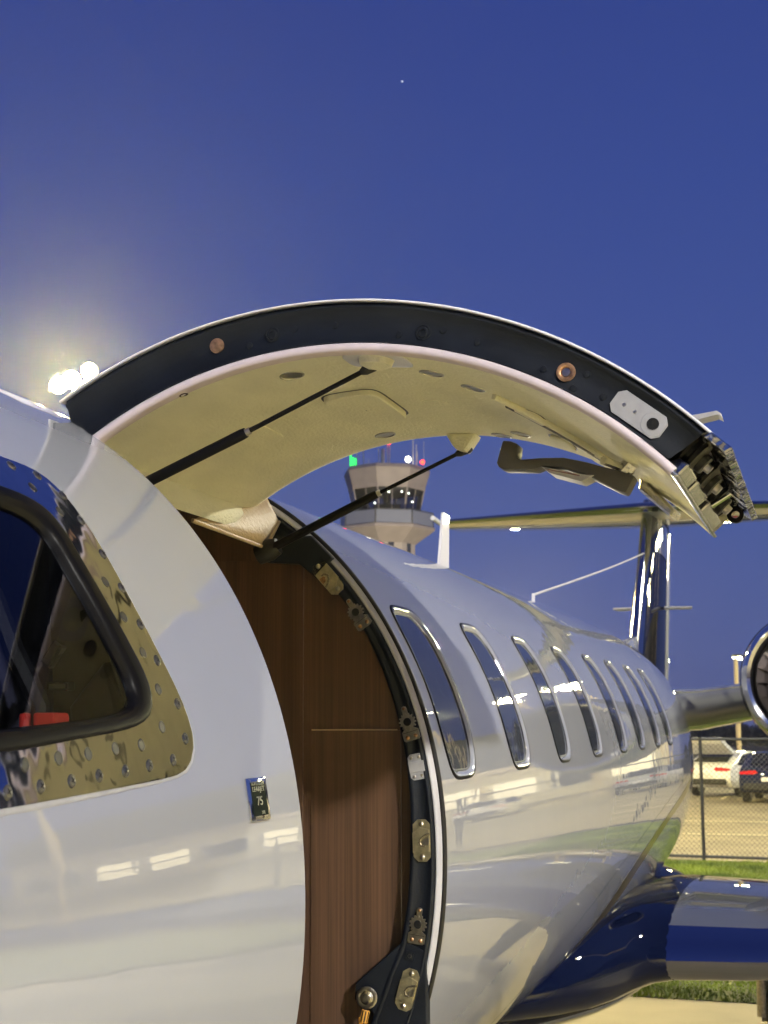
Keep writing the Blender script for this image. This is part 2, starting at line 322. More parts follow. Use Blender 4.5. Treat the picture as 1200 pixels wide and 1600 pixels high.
A = octa(5.75, 26.85); bal = link('balcony_rail', MB().add(octa(5.8, 28.55)+octa(5.68, 28.55)+octa(5.8, 28.66)+octa(5.68, 28.66), [q for i in range(8) for q in ((i, (i+1) % 8, 16+(i+1) % 8, 16+i), (8+i, 24+i, 24+(i+1) % 8, 8+(i+1) % 8), (16+i, 16+(i+1) % 8, 24+(i+1) % 8, 24+i), (i, 8+i, 8+(i+1) % 8, (i+1) % 8))]).me('balcony_rail', M['galv']), tower)
for k in range(8):
    p, q = Vector(A[k]), Vector(A[(k+1) % 8]); c = (p+q)/2; a = math.atan2((q-p).y, (q-p).x)
    link('railing_panel', MB().box((c.x, c.y, 27.72), ((q-p).length-.2, .05, 1.55), 0, Matrix.Rotation(a, 3, 'Z')).me('railing_panel', M['towerrail']), bal)
    link('railing_post', MB().box((p.x, p.y, 27.72), (.1, .1, 1.7)).me('railing_post', M['galv']), bal)
mb = MB(); frustum(mb, 3.7, 26.85, 3.9, 28.0); link('cab_base', mb.me('cab_base', M['concrete']), tower)
cabr0, cabr1 = 4.05, 4.75
mb = MB(); frustum(mb, 3.9, 28.0, 4.05, 28.7); link('cab_sill', mb.me('cab_sill', M['fascia']), tower)
lo8, hi8 = octa(cabr0, 28.7), octa(cabr1, 31.9)
for k in range(8):
    link('window_pane', mesh('window_pane', [lo8[k], lo8[(k+1) % 8], hi8[(k+1) % 8], hi8[k]], [(0, 1, 2, 3)], M['towerglass'], False), tower)
    for f in (0.0, 0.5):
        a = Vector(lo8[k]).lerp(Vector(lo8[(k+1) % 8]), f); b = Vector(hi8[k]).lerp(Vector(hi8[(k+1) % 8]), f)
        link('mullion', MB().tube([a, b], 0.10 if f == 0 else 0.05, 6).me('mullion', M['fascia']), tower)
mb = MB(); frustum(mb, 0.5, 28.0, 0.5, 32.0, 6); mb.box((0, 0, 29.3), (3.0, 2.2, 1.0)); link('console', mb.me('console', M['inside']), tower)
mb = MB(); frustum(mb, 4.70, 31.4, 5.42, 33.7); frustum(mb, 5.42, 33.7, 5.2, 34.15); frustum(mb, 5.2, 34.15, 3.5, 34.3); link('roof_fascia', mb.me('roof_fascia', M['fascia'], False, 0.06), tower)
for x, y, z in ((-1.9, -2.9, 29.6), (1.3, -3.3, 31.0), (2.2, -2.8, 30.9), (-0.3, -3.5, 30.9), (2.7, -2.6, 29.9)):
    link('cab_lamp', MB().lathe([(-.1, .03), (-.06, .1), (.06, .1), (.1, .03)], (x, y, z), (0, 0, 1), 10).me('cab_lamp', M['whitelight'], True), tower)
for x, y, h, r in ((-3.8, -1, 3.0, .05), (-3.0, -1, 3.3, .06), (-2.1, 1, 1.4, .03), (-1.3, -2, 2.2, .06), (-.5, 0, 2.6, .25), (.1, 0, 3.4, .07), (.35, 0, 3.4, .07), (3.0, -1.5, 4.2, .07), (3.4, -1.5, 3.0, .06), (3.6, -1, 2.2, .05), (4.6, 0, 3.7, .03)):
    link('antenna_mast', MB().tube([(x, y, 34.2), (x, y, 34.2+h)], r, 6).me('antenna_mast', M['whiteseal'], True), tower)
def bulb(name, p, r, mat): link(name, MB().lathe([(-r, r*.15), (-r*.7, r*.7), (0, r), (r*.7, r*.7), (r, r*.15)], p, (0, 0, 1), 14).me(name, M[mat], True), tower)
bulb('red_light', (.25, -.3, 37.6), .26, 'redlight'); bulb('red_light', (3.95, -2.6, 34.8), .26, 'redlight'); bulb('beacon_lamp', (2.3, -2.0, 35.2), .36, 'whitelight')
for dx, z0, z1 in ((-4.55, 34.2, 36.7), (-4.25, 34.2, 35.5), (-3.95, 34.4, 35.4)):
    link('green_light', MB().tube([(dx, -.8, z0), (dx, -.8, z1)], .085, 8).me('green_light', M['greenlight'], True), tower)
lo = bpy.data.objects.new('forecourt_light', lampdata('forecourt_light', 52000, 0.5, (1, .88, .68))); COL.objects.link(lo); lo.location = (-28, 128, 9)  # bare point light added to brighten the tower, no fixture built

# ------------------------------------------------------------------ cars
def car_meshes(paint, hatch=False):
    # x forward, y left, z up; profile stations across the width
    prof = [(-2.28, .42), (-2.33, .62), (-2.30, .86), (-2.10, 1.00), (-1.95, 1.03), (-1.20, 1.38), (-.60, 1.46), (.15, 1.42), (.95, 1.02), (1.2, .97), (2.0, .84), (2.27, .66), (2.30, .46), (2.2, .27), (1.85, .25)]
    under = [(1.80, .25), (1.72, .5), (1.5, .64), (1.28, .64), (1.06, .5), (.98, .24), (-.98, .24), (-1.06, .5), (-1.28, .64), (-1.5, .64), (-1.72, .5), (-1.80, .28), (-2.15, .30)]
    P = prof+under; n = len(P); V = []
    ws = [(-.88, .0), (-.85, .5), (-.72, 1), (0, 1), (.72, 1), (.85, .5), (.88, 0)]
    def station(y, shrink, c):
        out = []
        for x, z in P:
            zz = z; yy = y
            if z > .9: yy = y*(1-(z-.9)*.42)
            k = 1-0.035*c*(abs(y)/.88)**2
            out.append((x*k, yy, zz-(.03*(abs(y)/.88)**2 if z > 1.2 else 0)))
        return out
    ys = [-.90, -.88, -.78, -.4, 0, .4, .78, .88, .90]
    for i, y in enumerate(ys):
        st = station(y, 0, 1.0 if abs(y) < .9 else 1.6)
        if abs(y) == .90: st = [(x*.985, yy, max(z, .32) if z < 1.2 else z-.03) for x, yy, z in st]
        V += st
    F = [(i*n+j, i*n+(j+1) % n, (i+1)*n+(j+1) % n, (i+1)*n+j) for i in range(len(ys)-1) for j in range(n)]
    F += [tuple(range(n-1, -1, -1)), tuple((len(ys)-1)*n+j for j in range(n))]
    b = MB().add(V, F)
    D = {'body': b.me('body', M[paint], True, 0.015)}
    g = MB()
    for s in (-1, 1):
        wy = lambda z: s*(.90*(1-(z-.9)*.42)+.008)
        for q in ([(-1.72, 1.02), (-1.15, 1.30), (-.62, 1.375), (-.42, 1.375), (-.42, .99), (-1.6, .98)], [(-.34, .99), (-.34, 1.375), (.12, 1.34), (.78, 1.03), (.74, .98)]):
            g.prism([(x, wy(z)-s*.02, z) for x, z in q], (0, s*.022, 0))
        D['side_window%d' % s] = g.me('side_window', M['carglass']); g = MB()
    g = MB(); g.prism([(.96, -.62, 1.055), (.96, .62, 1.055), (.24, .56, 1.405), (.24, -.56, 1.405)], (.02, 0, .02)); D['windscreen'] = g.me('windscreen', M['carglass'])
    g = MB(); g.prism([(-1.88, -.6, 1.085), (-1.88, .6, 1.085), (-1.25, .54, 1.385), (-1.25, -.54, 1.385)], (-.02, 0, .02)); D['rear_window'] = g.me('rear_window', M['carglass'])
    g = MB()
    for s in (-1, 1): g.prism([(-2.325, s*.34, .86), (-2.325, s*.42, .93), (-2.26, s*.84, .90), (-2.20, s*.89, .86), (-2.27, s*.84, .82), (-2.335, s*.44, .82)], (.06, 0, 0))
    D['tail_light'] = g.me('tail_light', M['taillight'], False, .006)
    g = MB()
    for s in (-1, 1): g.prism([(2.2, s*.5, .62), (2.2, s*.8, .64), (2.12, s*.84, .74), (2.16, s*.55, .72)], (.08, 0, 0))
    D['headlight'] = g.me('headlight', M['chrome'])
    D['tyre'] = MB().lathe([(-.11, .22), (-.11, .30), (-.08, .33), (.08, .33), (.11, .30), (.11, .22)], (0, 0, 0), (0, 1, 0), 22).me('tyre', M['tyre'], True)
    g = MB(); g.lathe([(-.115, .215), (-.1, .2), (.1, .2), (.115, .215)], (0, 0, 0), (0, 1, 0), 22)
    for k in range(5):
        a = 2*PI*k/5
        for s in (-1, 1): g.box((.11*math.cos(a), s*.115, .11*math.sin(a)), (.2, .02, .06), 0, Matrix.Rotation(-a, 3, 'Y'))
    D['rim'] = g.me('rim', M['carsilver'])
    g = MB(); g.box((-2.30, 0, .48), (.1, 1.5, .18)); D['bumper_insert'] = g.me('bumper_insert', M['tyre'], False, .03)
    g = MB(); g.box((-2.345, 0, .68), (.012, .5, .12)); D['number_plate'] = g.me('number_plate', M['trim'])
    if hatch:
        g = MB(); c = [(-1.5, 1.35), (-1.75, 1.50), (-2.35, 1.86), (-2.52, 1.80), (-2.35, 1.66), (-1.7, 1.33)]
        g.prism([(x, -.72, z) for x, z in c], (0, 1.44, 0)); D['tailgate'] = g.me('tailgate', M[paint], False, .03)
    return D
def build_car(loc, rz, D, label, group=None):
    t = empty('parked_car', loc, rz, label=label, category='car')
    if group: t['group'] = group
    body = link('body', D['body'], t)
    for s in (-1, 1): link('side_window', D['side_window%d' % s], t)
    for k in ('windscreen', 'rear_window', 'tail_light', 'headlight', 'bumper_insert', 'number_plate', 'tailgate'):
        if k in D: link(k, D[k], t)
    for x in (1.39, -1.39):
        for y in (.78, -.78):
            wh = bpy.data.objects.new('wheel', D['tyre']); COL.objects.link(wh); wh.parent = t; wh.location = (x, y, .33)
            link('rim', D['rim'], wh)
    return t
CG = 'cars parked in the lot behind the fence'
build_car((-2.95, 48.7, 0), R_(65), car_meshes('carwhite', True), 'white car with its tailgate raised behind the fence', CG)
dk = car_meshes('cardark'); sv = car_meshes('carsilver'); wt = car_meshes('carwhite')
build_car((-1.55, 44.4, 0), R_(86), dk, 'midnight blue car parked right beside the white car', CG)
build_car((4.3, 48.5, 0), R_(95), sv, 'silver car parked right of the midnight blue car', CG)
build_car((9.9, 48.3, 0), R_(88), wt, 'white car with closed tailgate near the middle lamp pole', CG)
build_car((15.4, 48.9, 0), R_(91), dk, 'dark car at the far right end of the parked row', CG)

# ------------------------------------------------------------------ terminal building and van beyond the lot (seen in the paintwork)
hg = empty('hangar', (31, 100, 0), R_(-16), label='tall dark hangar behind the cream terminal building', category='building')
hm = pmat('dark_hangar_cladding', (0.06, 0.06, 0.065), 0.7, noise=.15, nscale=1)
link('wall', MB().box((0, 0, 5), (40, 20, 10)).me('wall', hm), hg)
mb = MB(); mb.prism([(-20.5, -10.5, 10), (20.5, -10.5, 10), (20.5, -10.5, 10.6), (0, -10.5, 13), (-20.5, -10.5, 10.6)], (0, 21, 0)); link('roof', mb.me('roof', M['galv']), hg)
for i in range(5): link('door_leaf', MB().box((-14+7*i, -10.06, 4.2), (6.8, .12, 8.2)).me('door_leaf', hm), hg)
bt = empty('terminal_building', (24, 74, 0), R_(-14), label='low cream terminal building with a row of lit windows', category='building')
link('wall', MB().box((0, 0, 2.2), (34, 9, 4.4)).me('wall', M['siding']), bt)
link('roof', MB().box((0, 0, 4.65), (35.5, 10.5, .5)).me('roof', M['fascia']), bt)
for i in range(11):
    f = link('window', MB().box((-15+i*3, -4.53, 2.1), (2.3, .12, 2.0)).me('window', M['trim']), bt)
    link('pane', MB().box((-15+i*3, -4.60, 2.1), (2.05, .05, 1.75)).me('pane', M['litwin'] if i % 3 != 1 else M['glassdk']), f)

# ------------------------------------------------------------------ trees on the skyline
leafm = pmat('dark_leaves', (0.022, 0.034, 0.014), 0.7, noise=0.5, nscale=0.8)
barkm = pmat('bark', (0.07, 0.055, 0.04), 0.9, noise=0.3, nscale=5)
def tree(loc, h, wd, seed, label):
    r = np.random.default_rng(seed); t = empty('tree', loc, 0, label=label, category='tree', group='dark trees along the skyline')
    tr = MB().tube([(0, 0, 0), (.15, .1, h*.3), (.1, 0, h*.55)], [h*.035, h*.025, h*.012], 8)
    for k in range(5):
        a = r.uniform(0, 2*PI); tr.tube([(.12, .05, h*(.25+.06*k)), (wd*.3*math.cos(a), wd*.3*math.sin(a), h*(.45+.07*k))], [h*.014, h*.006], 6)
    link('trunk', tr.me('trunk', barkm, True), t)
    V = []; F = []
    cl = [(r.uniform(-1, 1)*wd*.36, r.uniform(-1, 1)*wd*.36, h*r.uniform(.35, .86), wd*r.uniform(.14, .26)) for _ in range(22)]
    for cx, cy, cz, cr_ in cl:
        for _ in range(230):
            d = r.normal(0, 1, 3); d /= np.linalg.norm(d); p = np.array([cx, cy, cz])+d*cr_*r.uniform(.55, 1.05)
            u = r.normal(0, 1, 3); v = np.cross(u, d); s = r.uniform(.12, .30)*wd/7
            u = u/np.linalg.norm(u)*s; v = v/np.linalg.norm(v)*s*.6; n = len(V); V += [p-u, p-v, p+u, p+v]; F.append((n, n+1, n+2, n+3))
    link('crown', mesh('crown', V, F, leafm, False), t)
tl = [(-60, 430, 5.2, 16), (-38, 445, 5.6, 18), (-24, 420, 4.6, 15), (-11, 440, 5.4, 17), (4, 425, 4.8, 15), (24, 430, 6, 18), (22, 118, 12, 12), (62, 115, 13, 14), (75, 105, 12, 13)]
tlab = ['dark tree at the left end of the skyline row', 'broad dark tree left of the tan lamp pole on the skyline', 'low dark tree just left of the tan lamp pole', 'dark bushy tree just right of the tan lamp pole', 'small dark tree showing under the engine pylon', 'dark tree on the skyline behind the engine', 'tall dark tree on the skyline right of the engine', 'tallest dark tree behind the terminal building', 'dark tree at the right end behind the terminal building']
for i, (x, y, h, wd) in enumerate(tl): tree((x, y, 0), h, wd, 50+i, tlab[i])
# the evening star
sd = Vector((-0.256, 0.862, 0.438)).normalized()*3000
so = link('evening_star', MB().lathe([(-1.6, .2), (-1.1, 1.1), (0, 1.6), (1.1, 1.1), (1.6, .2)], (0, 0, 0), (0, 0, 1), 12).me('evening_star', M['star'], True), None, label='tiny white evening star high in the blue sky', category='star'); so.location = sd+Vector((0, 0, CAMH))

# ================================================================== the jet
# jet coordinates: X to its port side, Y aft, Z up, origin at the camera height beside the cabin door
CX, CZ0, A0, B0, NE = -1.632, -.274, .865, .88, 2.1
Y1, Y2 = 2.059, 2.867
OFF = Vector((CX, 6.0, -1.88))
RQ = Matrix.Rotation(QT, 3, 'X')
jet = empty('business_jet', RQ @ OFF + Vector((0, 0, CAMH)), 0, label='white business jet parked on the apron with its cabin door swung up', category='jet')
jet.rotation_euler = (QT, 0, 0)
def part(name, me, parent=None, pos=None, frame=None, **p):
    o = link(name, me, parent if parent is not None else jet, **p)
    if frame is not None: o.matrix_local = frame
    return o
def sec(y):
    f = 1.0; cz = CZ0
    if y > 7.8:
        d = y-7.8; dr = .036*d*d if d < 1.8 else .1166+.13*(d-1.8)
        a = max(.05, A0-dr); b = max(.05, B0-dr); return CZ0+.5*(B0-b), a, b
    if y < .5:
        t = min(1, (.5-y)/3.2); f = max(.02, (1-t**2.1))**.62; cz = CZ0-.16*t
    return cz, A0*f, B0*f
def spw(v, e): return math.copysign(abs(v)**e, v)
def S(y, td, k=0.0):
    cz, a, b = sec(y); t = R_(td)
    return Vector((CX+(a+k)*spw(math.cos(t), 2/NE), y, cz+(b+k)*spw(math.sin(t), 2/NE)))
def SN(y, td):
    dt = S(y, td+.25)-S(y, td-.25); dy = S(y+.004, td)-S(y-.004, td)
    return dt.cross(dy).normalized()*-1
def sframe(y, td, k=0.0):                 # local frame on the skin: x aft, y up along the skin, z outward
    n = SN(y, td); yy = (S(y, td+.25)-S(y, td-.25)).normalized(); xx = yy.cross(n).normalized(); p = S(y, td)+n*k-OFF
    return Matrix(((xx.x, yy.x, n.x, p.x), (xx.y, yy.y, n.y, p.y), (xx.z, yy.z, n.z, p.z), (0, 0, 0, 1)))
if SN(4, 0).x < 0:
    _SN = SN
    def SN(y, td): return -_SN(y, td)
class Skin:
    def __init__(s): s.V = []; s.F = []; s.N = []; s.U = []; s.M = []
    def vert(s, y, td, k=0.0):
        s.V.append(S(y, td, k)-OFF); s.N.append(SN(y, td)); s.U.append((y, td)); return len(s.V)-1
    def quads(s, idx, m=0, wrap=False):
        for i in range(len(idx)-1):
            n = len(idx[0])
            for j in range(n if wrap else n-1):
                a, b, c, d = idx[i][j], idx[i][(j+1) % n], idx[i+1][(j+1) % n], idx[i+1][j]
                fn = (s.V[b]-s.V[a]).cross(s.V[c]-s.V[a])+(s.V[c]-s.V[a]).cross(s.V[d]-s.V[a])
                s.F.append((a, b, c, d) if fn.dot(s.N[a]) >= 0 else (a, d, c, b)); s.M.append(m)
    def grid(s, ya, yb, ta, tb, k=0.0, dy=.12, dt=2.0, m=0, ys=None):
        ny = max(1, math.ceil(abs(yb-ya)/dy)); n2 = max(1, math.ceil(abs(tb-ta)/dt))
        Y = ys or [ya+(yb-ya)*i/ny for i in range(ny+1)]
        s.quads([[s.vert(y, ta+(tb-ta)*j/n2, k) for j in range(n2+1)] for y in Y], m); return s
    def strip(s, loops, m=0, wrap=True):   # loops: list of lists of (y, td, k)
        s.quads([[s.vert(*p) for p in l] for l in loops], m, wrap); return s
    def me(s, name, mats, own=False): return mesh(name, s.V, s.F, mats, True, s.M, s.U, None if own else s.N)
MT = .0151                                  # metres of skin per degree
def resample(poly, c, n=96, extra=()):
    # star-shaped resample of a (y, td) outline about c
    P = [((y-c[0]), (t-c[1])*MT) for y, t in poly]; out = []
    angs = sorted([2*PI*i/n-PI for i in range(n)]+list(extra))
    for a in angs:
        dx, dy = math.cos(a), math.sin(a); best = None
        for i in range(len(P)):
            (x0, y0), (x1, y1) = P[i], P[(i+1) % len(P)]
            den = dx*(y1-y0)-dy*(x1-x0)
            if abs(den) < 1e-12: continue
            r = (x0*(y1-y0)-y0*(x1-x0))/den; u = (x0*dy-y0*dx)/den
            if r > 0 and -1e-6 <= u <= 1+1e-6: best = r if best is None else max(best, r)
        out.append((c[0]+best*dx, c[1]+best*dy/MT))
    return out
def smooth_poly(P, it=2):                   # corner cutting
    for _ in range(it):
        Q = []
        for i in range(len(P)):
            a, b = P[i], P[(i+1) % len(P)]; Q += [(a[0]*.75+b[0]*.25, a[1]*.75+b[1]*.25), (a[0]*.25+b[0]*.75, a[1]*.25+b[1]*.75)]
        P = Q
    return P
def rect_with_corners(c, ya, yb, ta, tb):
    return [(ya, ta), (yb, ta), (yb, tb), (ya, tb)], [math.atan2((t-c[1])*MT, y-c[0]) for y in (ya, yb) for t in (ta, tb)]
def hole_patch(sk, ya, yb, ta, tb, outline, c, rings=6, n=96):
    n *= 3
    rect, ex = rect_with_corners(c, ya, yb, ta, tb)
    o = resample(rect, c, n, ex); i = resample(outline, c, n, ex)
    sk.strip([[(a[0]+(b[0]-a[0])*q/rings, a[1]+(b[1]-a[1])*q/rings, 0) for a, b in zip(i, o)] for q in range(rings+1)])
# window outlines ------------------------------------------------------------
def sq(cy, ct, hy, ht, e=4.6, n=72):
    return [(cy+hy*spw(math.cos(2*PI*i/n), 2/e), ct+ht*spw(math.sin(2*PI*i/n), 2/e)) for i in range(n)]
WY = [3.088, 3.712, 4.345, 4.988, 5.640, 6.212, 6.800, 7.330]; WT = 22.4; WHY, WHT = .131, 13.6
ckO = smooth_poly([(1.532, 42.3), (1.612, 41.9), (1.640, 39.5), (1.648, 36.3), (1.653, 31.9), (1.662, 27.1), (1.684, 22.6), (1.706, 19.2), (1.717, 16.1), (1.708, 14.5), (1.685, 13.2), (1.653, 12.7), (1.619, 12.5), (1.485, 12.1), (1.369, 11.8), (1.245, 11.5), (1.0, 11.0), (.80, 10.7), (.74, 12.5), (.76, 18), (.86, 30), (.96, 39), (1.05, 42), (1.2, 43), (1.4, 42.8)], 2)
ckI = smooth_poly([(1.455, 37.7), (1.513, 37.4), (1.551, 36.4), (1.564, 34.4), (1.565, 32.1), (1.576, 28.4), (1.596, 24.4), (1.617, 21.2), (1.620, 19.3), (1.605, 17.8), (1.575, 17.0), (1.527, 16.5), (1.39, 15.9), (1.261, 15.3), (1.0, 14.8), (.88, 14.8), (.84, 16.5), (.86, 22), (.95, 32), (1.02, 36.5), (1.12, 37.9), (1.3, 38.1)], 2)
ckG = smooth_poly([(1.44, 36.2), (1.487, 36.0), (1.522, 35.2), (1.537, 33.4), (1.538, 31.2), (1.551, 27.7), (1.57, 23.4), (1.586, 20.8), (1.585, 19.2), (1.569, 18.3), (1.536, 17.7), (1.397, 17.0), (1.267, 16.5), (1.02, 16), (.91, 16), (.88, 17.5), (.90, 22), (.98, 31), (1.05, 35), (1.15, 36.3), (1.3, 36.5)], 2)
CC = (1.28, 26.0)
# fuselage skin --------------------------------------------------------------
TT, TBm = 57.6, -64.0                       # door opening from TT down to TBm
sk = Skin()
ysn = [-2.699+.9*(1-math.cos(PI/2*i/10)) for i in range(10)]+[-1.8+.1*i for i in range(25)]
sk.grid(0, 0, -180, 180, dt=3, ys=ysn+[.7])
sk.grid(.7, Y1, 46, 300, dt=1); sk.grid(.7, Y1, -60, 8, dt=1); sk.grid(1.85, Y1, 8, 46, dt=1)
hole_patch(sk, .7, 1.85, 8, 46, ckI, CC, 7, 120)
sk.grid(Y1, Y2, TT, 360+TBm, dt=1)
sk.grid(Y2, 7.8, 40, 305, dt=1); sk.grid(Y2, 7.8, -55, 5, dt=1)
edges = [Y2]+[(WY[i]+WY[i+1])/2 for i in range(7)]+[7.8]
for i, cy in enumerate(WY):
    hole_patch(sk, edges[i], edges[i+1], 5, 40, sq(cy, WT, WHY, WHT), (cy, WT), 4, 72)
sk.grid(7.8, 13.4, -180, 180, dt=2, dy=.1)
part('fuselage', sk.me('fuselage', M['white']))
part('tail_cone', MB().lathe([(0, .152), (.5, .12), (.9, .06), (1.0, .01)], (CX, 13.39, .089), (0, 1, 0), 24).me('tail_cone', M['white'], True, 0, OFF))
# painted stripes, a hair above the skin
def stripe(name, L, Rr, mat):
    def at(P, t):
        P = sorted(P, key=lambda q: q[1])
        for a, b in zip(P, P[1:]):
            if a[1] <= t <= b[1]: return a[0]+(b[0]-a[0])*(t-a[1])/(b[1]-a[1])
    s = Skin(); t0 = max(min(q[1] for q in L), min(q[1] for q in Rr)); t1 = min(max(q[1] for q in L), max(q[1] for q in Rr)); n = 90
    s.strip([[(at(L, t)+(at(Rr, t)-at(L, t))*u/3, t, .0012) for u in range(4)] for t in [t0+(t1-t0)*i/n for i in range(n+1)]], wrap=False)
    return part(name, s.me(name, mat))
thin = [(3.3, -66), (3.62, -54), (3.9, -45), (4.093, -40), (4.394, -33.8), (4.84, -27), (5.598, -18.1), (6.332, -12), (7.2, -6.3), (8.0, -2), (9.2, 4)]
stripe('pinstripe', thin, [(y+.030, t) for y, t in thin], M['dkstripe'])
thk = [(4.55, -66), (4.95, -52), (5.22, -44), (5.45, -36), (5.67, -30.6), (5.992, -23.3), (6.363, -18.2), (6.763, -14.1), (8.02, -4.8), (9.2, 2)]
stripe('gold_stripe', thk, [(y+.40, t) for y, t in thk], M['gold'])
# cabin windows --------------------------------------------------------------
cy = WY[0]; dg = MT
o0 = sq(cy, WT, WHY+.001, WHT+.07); o1 = sq(cy, WT, WHY-.006, WHT-.4); o2 = sq(cy, WT, WHY-.014, WHT-1.15); o3 = sq(cy, WT, WHY-.017, WHT-1.35)
fr = Skin()
fr.strip([[(y, t, .0004) for y, t in o0], [(y, t, .0035) for y, t in sq(cy, WT, WHY-.002, WHT-.13)], [(y, t, .0028) for y, t in o1]], 0)
fr.strip([[(y, t, .0028) for y, t in o1], [(y, t, .0018) for y, t in sq(cy, WT, WHY-.011, WHT-.8)], [(y, t, -.005) for y, t in o2]], 1)
frm = fr.me('cabin_window', [M['rubber2'], M['white']], True)
gl = Skin(); c_ = (cy, WT)
gl.strip([[(c_[0]+(y-c_[0])*q/8, c_[1]+(t-c_[1])*q/8, -.006+.005*(1-(q/8)**2)) for y, t in o3] for q in range(1, 9)])
gl.strip([[(c_[0]+(y-c_[0])*q/8, c_[1]+(t-c_[1])*q/8, -.001) for y, t in o3] for q in (0.01, 1)])
glm = gl.me('pane', M['glassdk'])
sl = Skin(); sl.strip([[(y, t, -.0046) for y, t in o2], [(y, t, -.0036) for y, t in sq(cy, WT, WHY-.016, WHT-1.28)], [(y, t, -.0068) for y, t in sq(cy, WT, WHY-.020, WHT-1.5)]]); slm = sl.me('seal', M['rubber'], True)
for y in WY:
    f = part('cabin_window', frm); f.location = (0, y-WY[0], 0)
    part('pane', glm, f); part('seal', slm, f)
# cockpit side window --------------------------------------------------------
NN = 150
rO = resample(ckO, CC, NN); rI = resample(ckI, CC, NN); rG = resample(ckG, CC, NN)
def mixl(a, b, u, k): return [(p[0]+(q[0]-p[0])*u, p[1]+(q[1]-p[1])*u, k) for p, q in zip(a, b)]
def grow(L, c, d):
    o = []
    for y, t in L:
        dx, dt_ = y-c[0], (t-c[1])*MT; r = math.hypot(dx, dt_); f = (r+d)/r; o.append((c[0]+dx*f, c[1]+(t-c[1])*f))
    return o
pl = Skin(); pl.strip([mixl(rO, rO, 0, .0004), mixl(rO, rO, 0, .0022), mixl(grow(rO, CC, -.002), rI, 0, .0034)]+[mixl(grow(rO, CC, -.002), rI, u/5, .0036) for u in range(1, 6)])
nf = Vector((.62, -.13, .76)).normalized(); pl.N = [(n*.25+nf*.75).normalized() for n in pl.N]   # the surround is a flatter sheet than the barrel
ckw = part('cockpit_window', pl.me('cockpit_window', M['chrome']), label='polished window surround with screw heads')
hl = Skin(); ed = Skin()
ed.strip([mixl(grow(rO, CC, .007), rO, 0, .0006), mixl(grow(rO, CC, .004), rO, 0, .0016), mixl(rO, rO, 0, .0008)])
part('edge_sealant', ed.me('edge_sealant', M['grey'], True), ckw)
rI2 = grow(rI, CC, .004)
sl = Skin(); sl.strip([mixl(rI2, rG, 0, .004), mixl(rI2, rG, .07, .0052), mixl(rI2, rG, .16, .0056), mixl(rI2, rG, .62, .0050), mixl(rI2, rG, .80, .0040), mixl(rI2, rG, .97, -.001), mixl(rI2, rG, 1.0, -.005), mixl(rG, grow(rG, CC, -.004), 1, -.010)])
part('seal', sl.me('seal', M['rubber2'], True), ckw)
gl = Skin(); rG2 = grow(rG, CC, .002)
gl.strip([[(CC[0]+(y-CC[0])*q/10, CC[1]+(t-CC[1])*q/10, -.007) for y, t in rG2] for q in [.01]+list(range(1, 11))])
nf2 = Vector((.66, -.18, .66)).normalized(); gl.N = [(n*.5+nf2*.5).normalized() for n in gl.N]   # a flatter pane than the barrel
part('pane', gl.me('pane', M['glasscock']), ckw)
sc = MB(); sc.lathe([(-.001, .0074), (.0009, .0072), (.0011, .0062), (.0006, .0056), (.0004, .0001)], (0, 0, 0), (0, 0, 1), 18, 0)
sc.lathe([(-.001, .0055), (.0012, .0054), (.0018, .0045), (.0019, .0001)], (0, 0, 0), (0, 0, 1), 18, 1)
for a in (0, PI/2): sc.box((0, 0, .0019), (.0070, .0013, .0006), 2, Matrix.Rotation(a+.5, 3, 'Z'))
scm = sc.me('screw', [pmat('screw_rim', (.12, .12, .12), .4, .9), pmat('screw_head', (.20, .20, .19), .38, 1.0), M['rubber']], True)
for y, t in [(1.539, 41.2), (1.596, 40.9), (1.632, 39.0), (1.636, 36.2), (1.642, 32.6), (1.648, 29.2), (1.656, 25.7), (1.667, 22.4), (1.690, 18.6), (1.688, 15.6), (1.64, 13.9), (1.573, 13.6), (1.51, 13.3), (1.446, 13.1), (1.384, 12.9), (1.32, 12.7), (1.257, 12.5), (1.18, 12.3)]:
    o = part('screw', scm, ckw, frame=sframe(y, t, .0036))
pg = MB(); pg.lathe([(-.001, .0078), (.0006, .0076), (.0008, .0064), (.0002, .0062), (.0003, .0001)], (0, 0, 0), (0, 0, 1), 18)
pgm = pg.me('fastener_plug', pmat('dull_plug_metal', (.15, .15, .14), .42, 1.0), True)
for y, t in [(1.555, 38.9), (1.588, 36.6), (1.608, 29.5), (1.617, 26.2), (1.634, 23.0), (1.645, 19.8), (1.628, 16.6), (1.562, 15.2), (1.495, 15.0), (1.43, 14.7), (1.365, 14.5), (1.296, 14.2)]:
    part('fastener_plug', pgm, ckw, frame=sframe(y, t, .0036))

# what shows through the cockpit glass ---------------------------------------
def P3(*p): return Vector(p)
st = MB()
st.prism([(-1.40, 1.58, -.62), (-1.40, 1.86, -.62), (-1.40, 1.84, .0), (-1.40, 1.80, .30), (-1.40, 1.70, .33), (-1.40, 1.64, .05)], (.345, 0, 0))
part('pilot_seat', st.me('pilot_seat', M['seatblue'], True, .05, OFF))
st = MB(); st.tube([(-1.045, 1.60, .20), (-1.00, 1.61, .09), (-.965, 1.62, .02), (-.955, 1.62, -.10), (-.96, 1.60, -.35)], .013, 6); part('shoulder_belt', st.me('shoulder_belt', M['rubber'], True, 0, OFF))
st = MB(); st.box((-.937, 1.60, .085), (.016, .016, .034), 0, Matrix.Rotation(.6, 3, 'Y')); part('belt_buckle', st.me('belt_buckle', M['mirror'], False, .003, OFF))
st = MB(); st.box((-.934, 1.615, .045), (.030, .02, .012)); part('belt_latch', st.me('belt_latch', M['mirror'], False, .003, OFF))
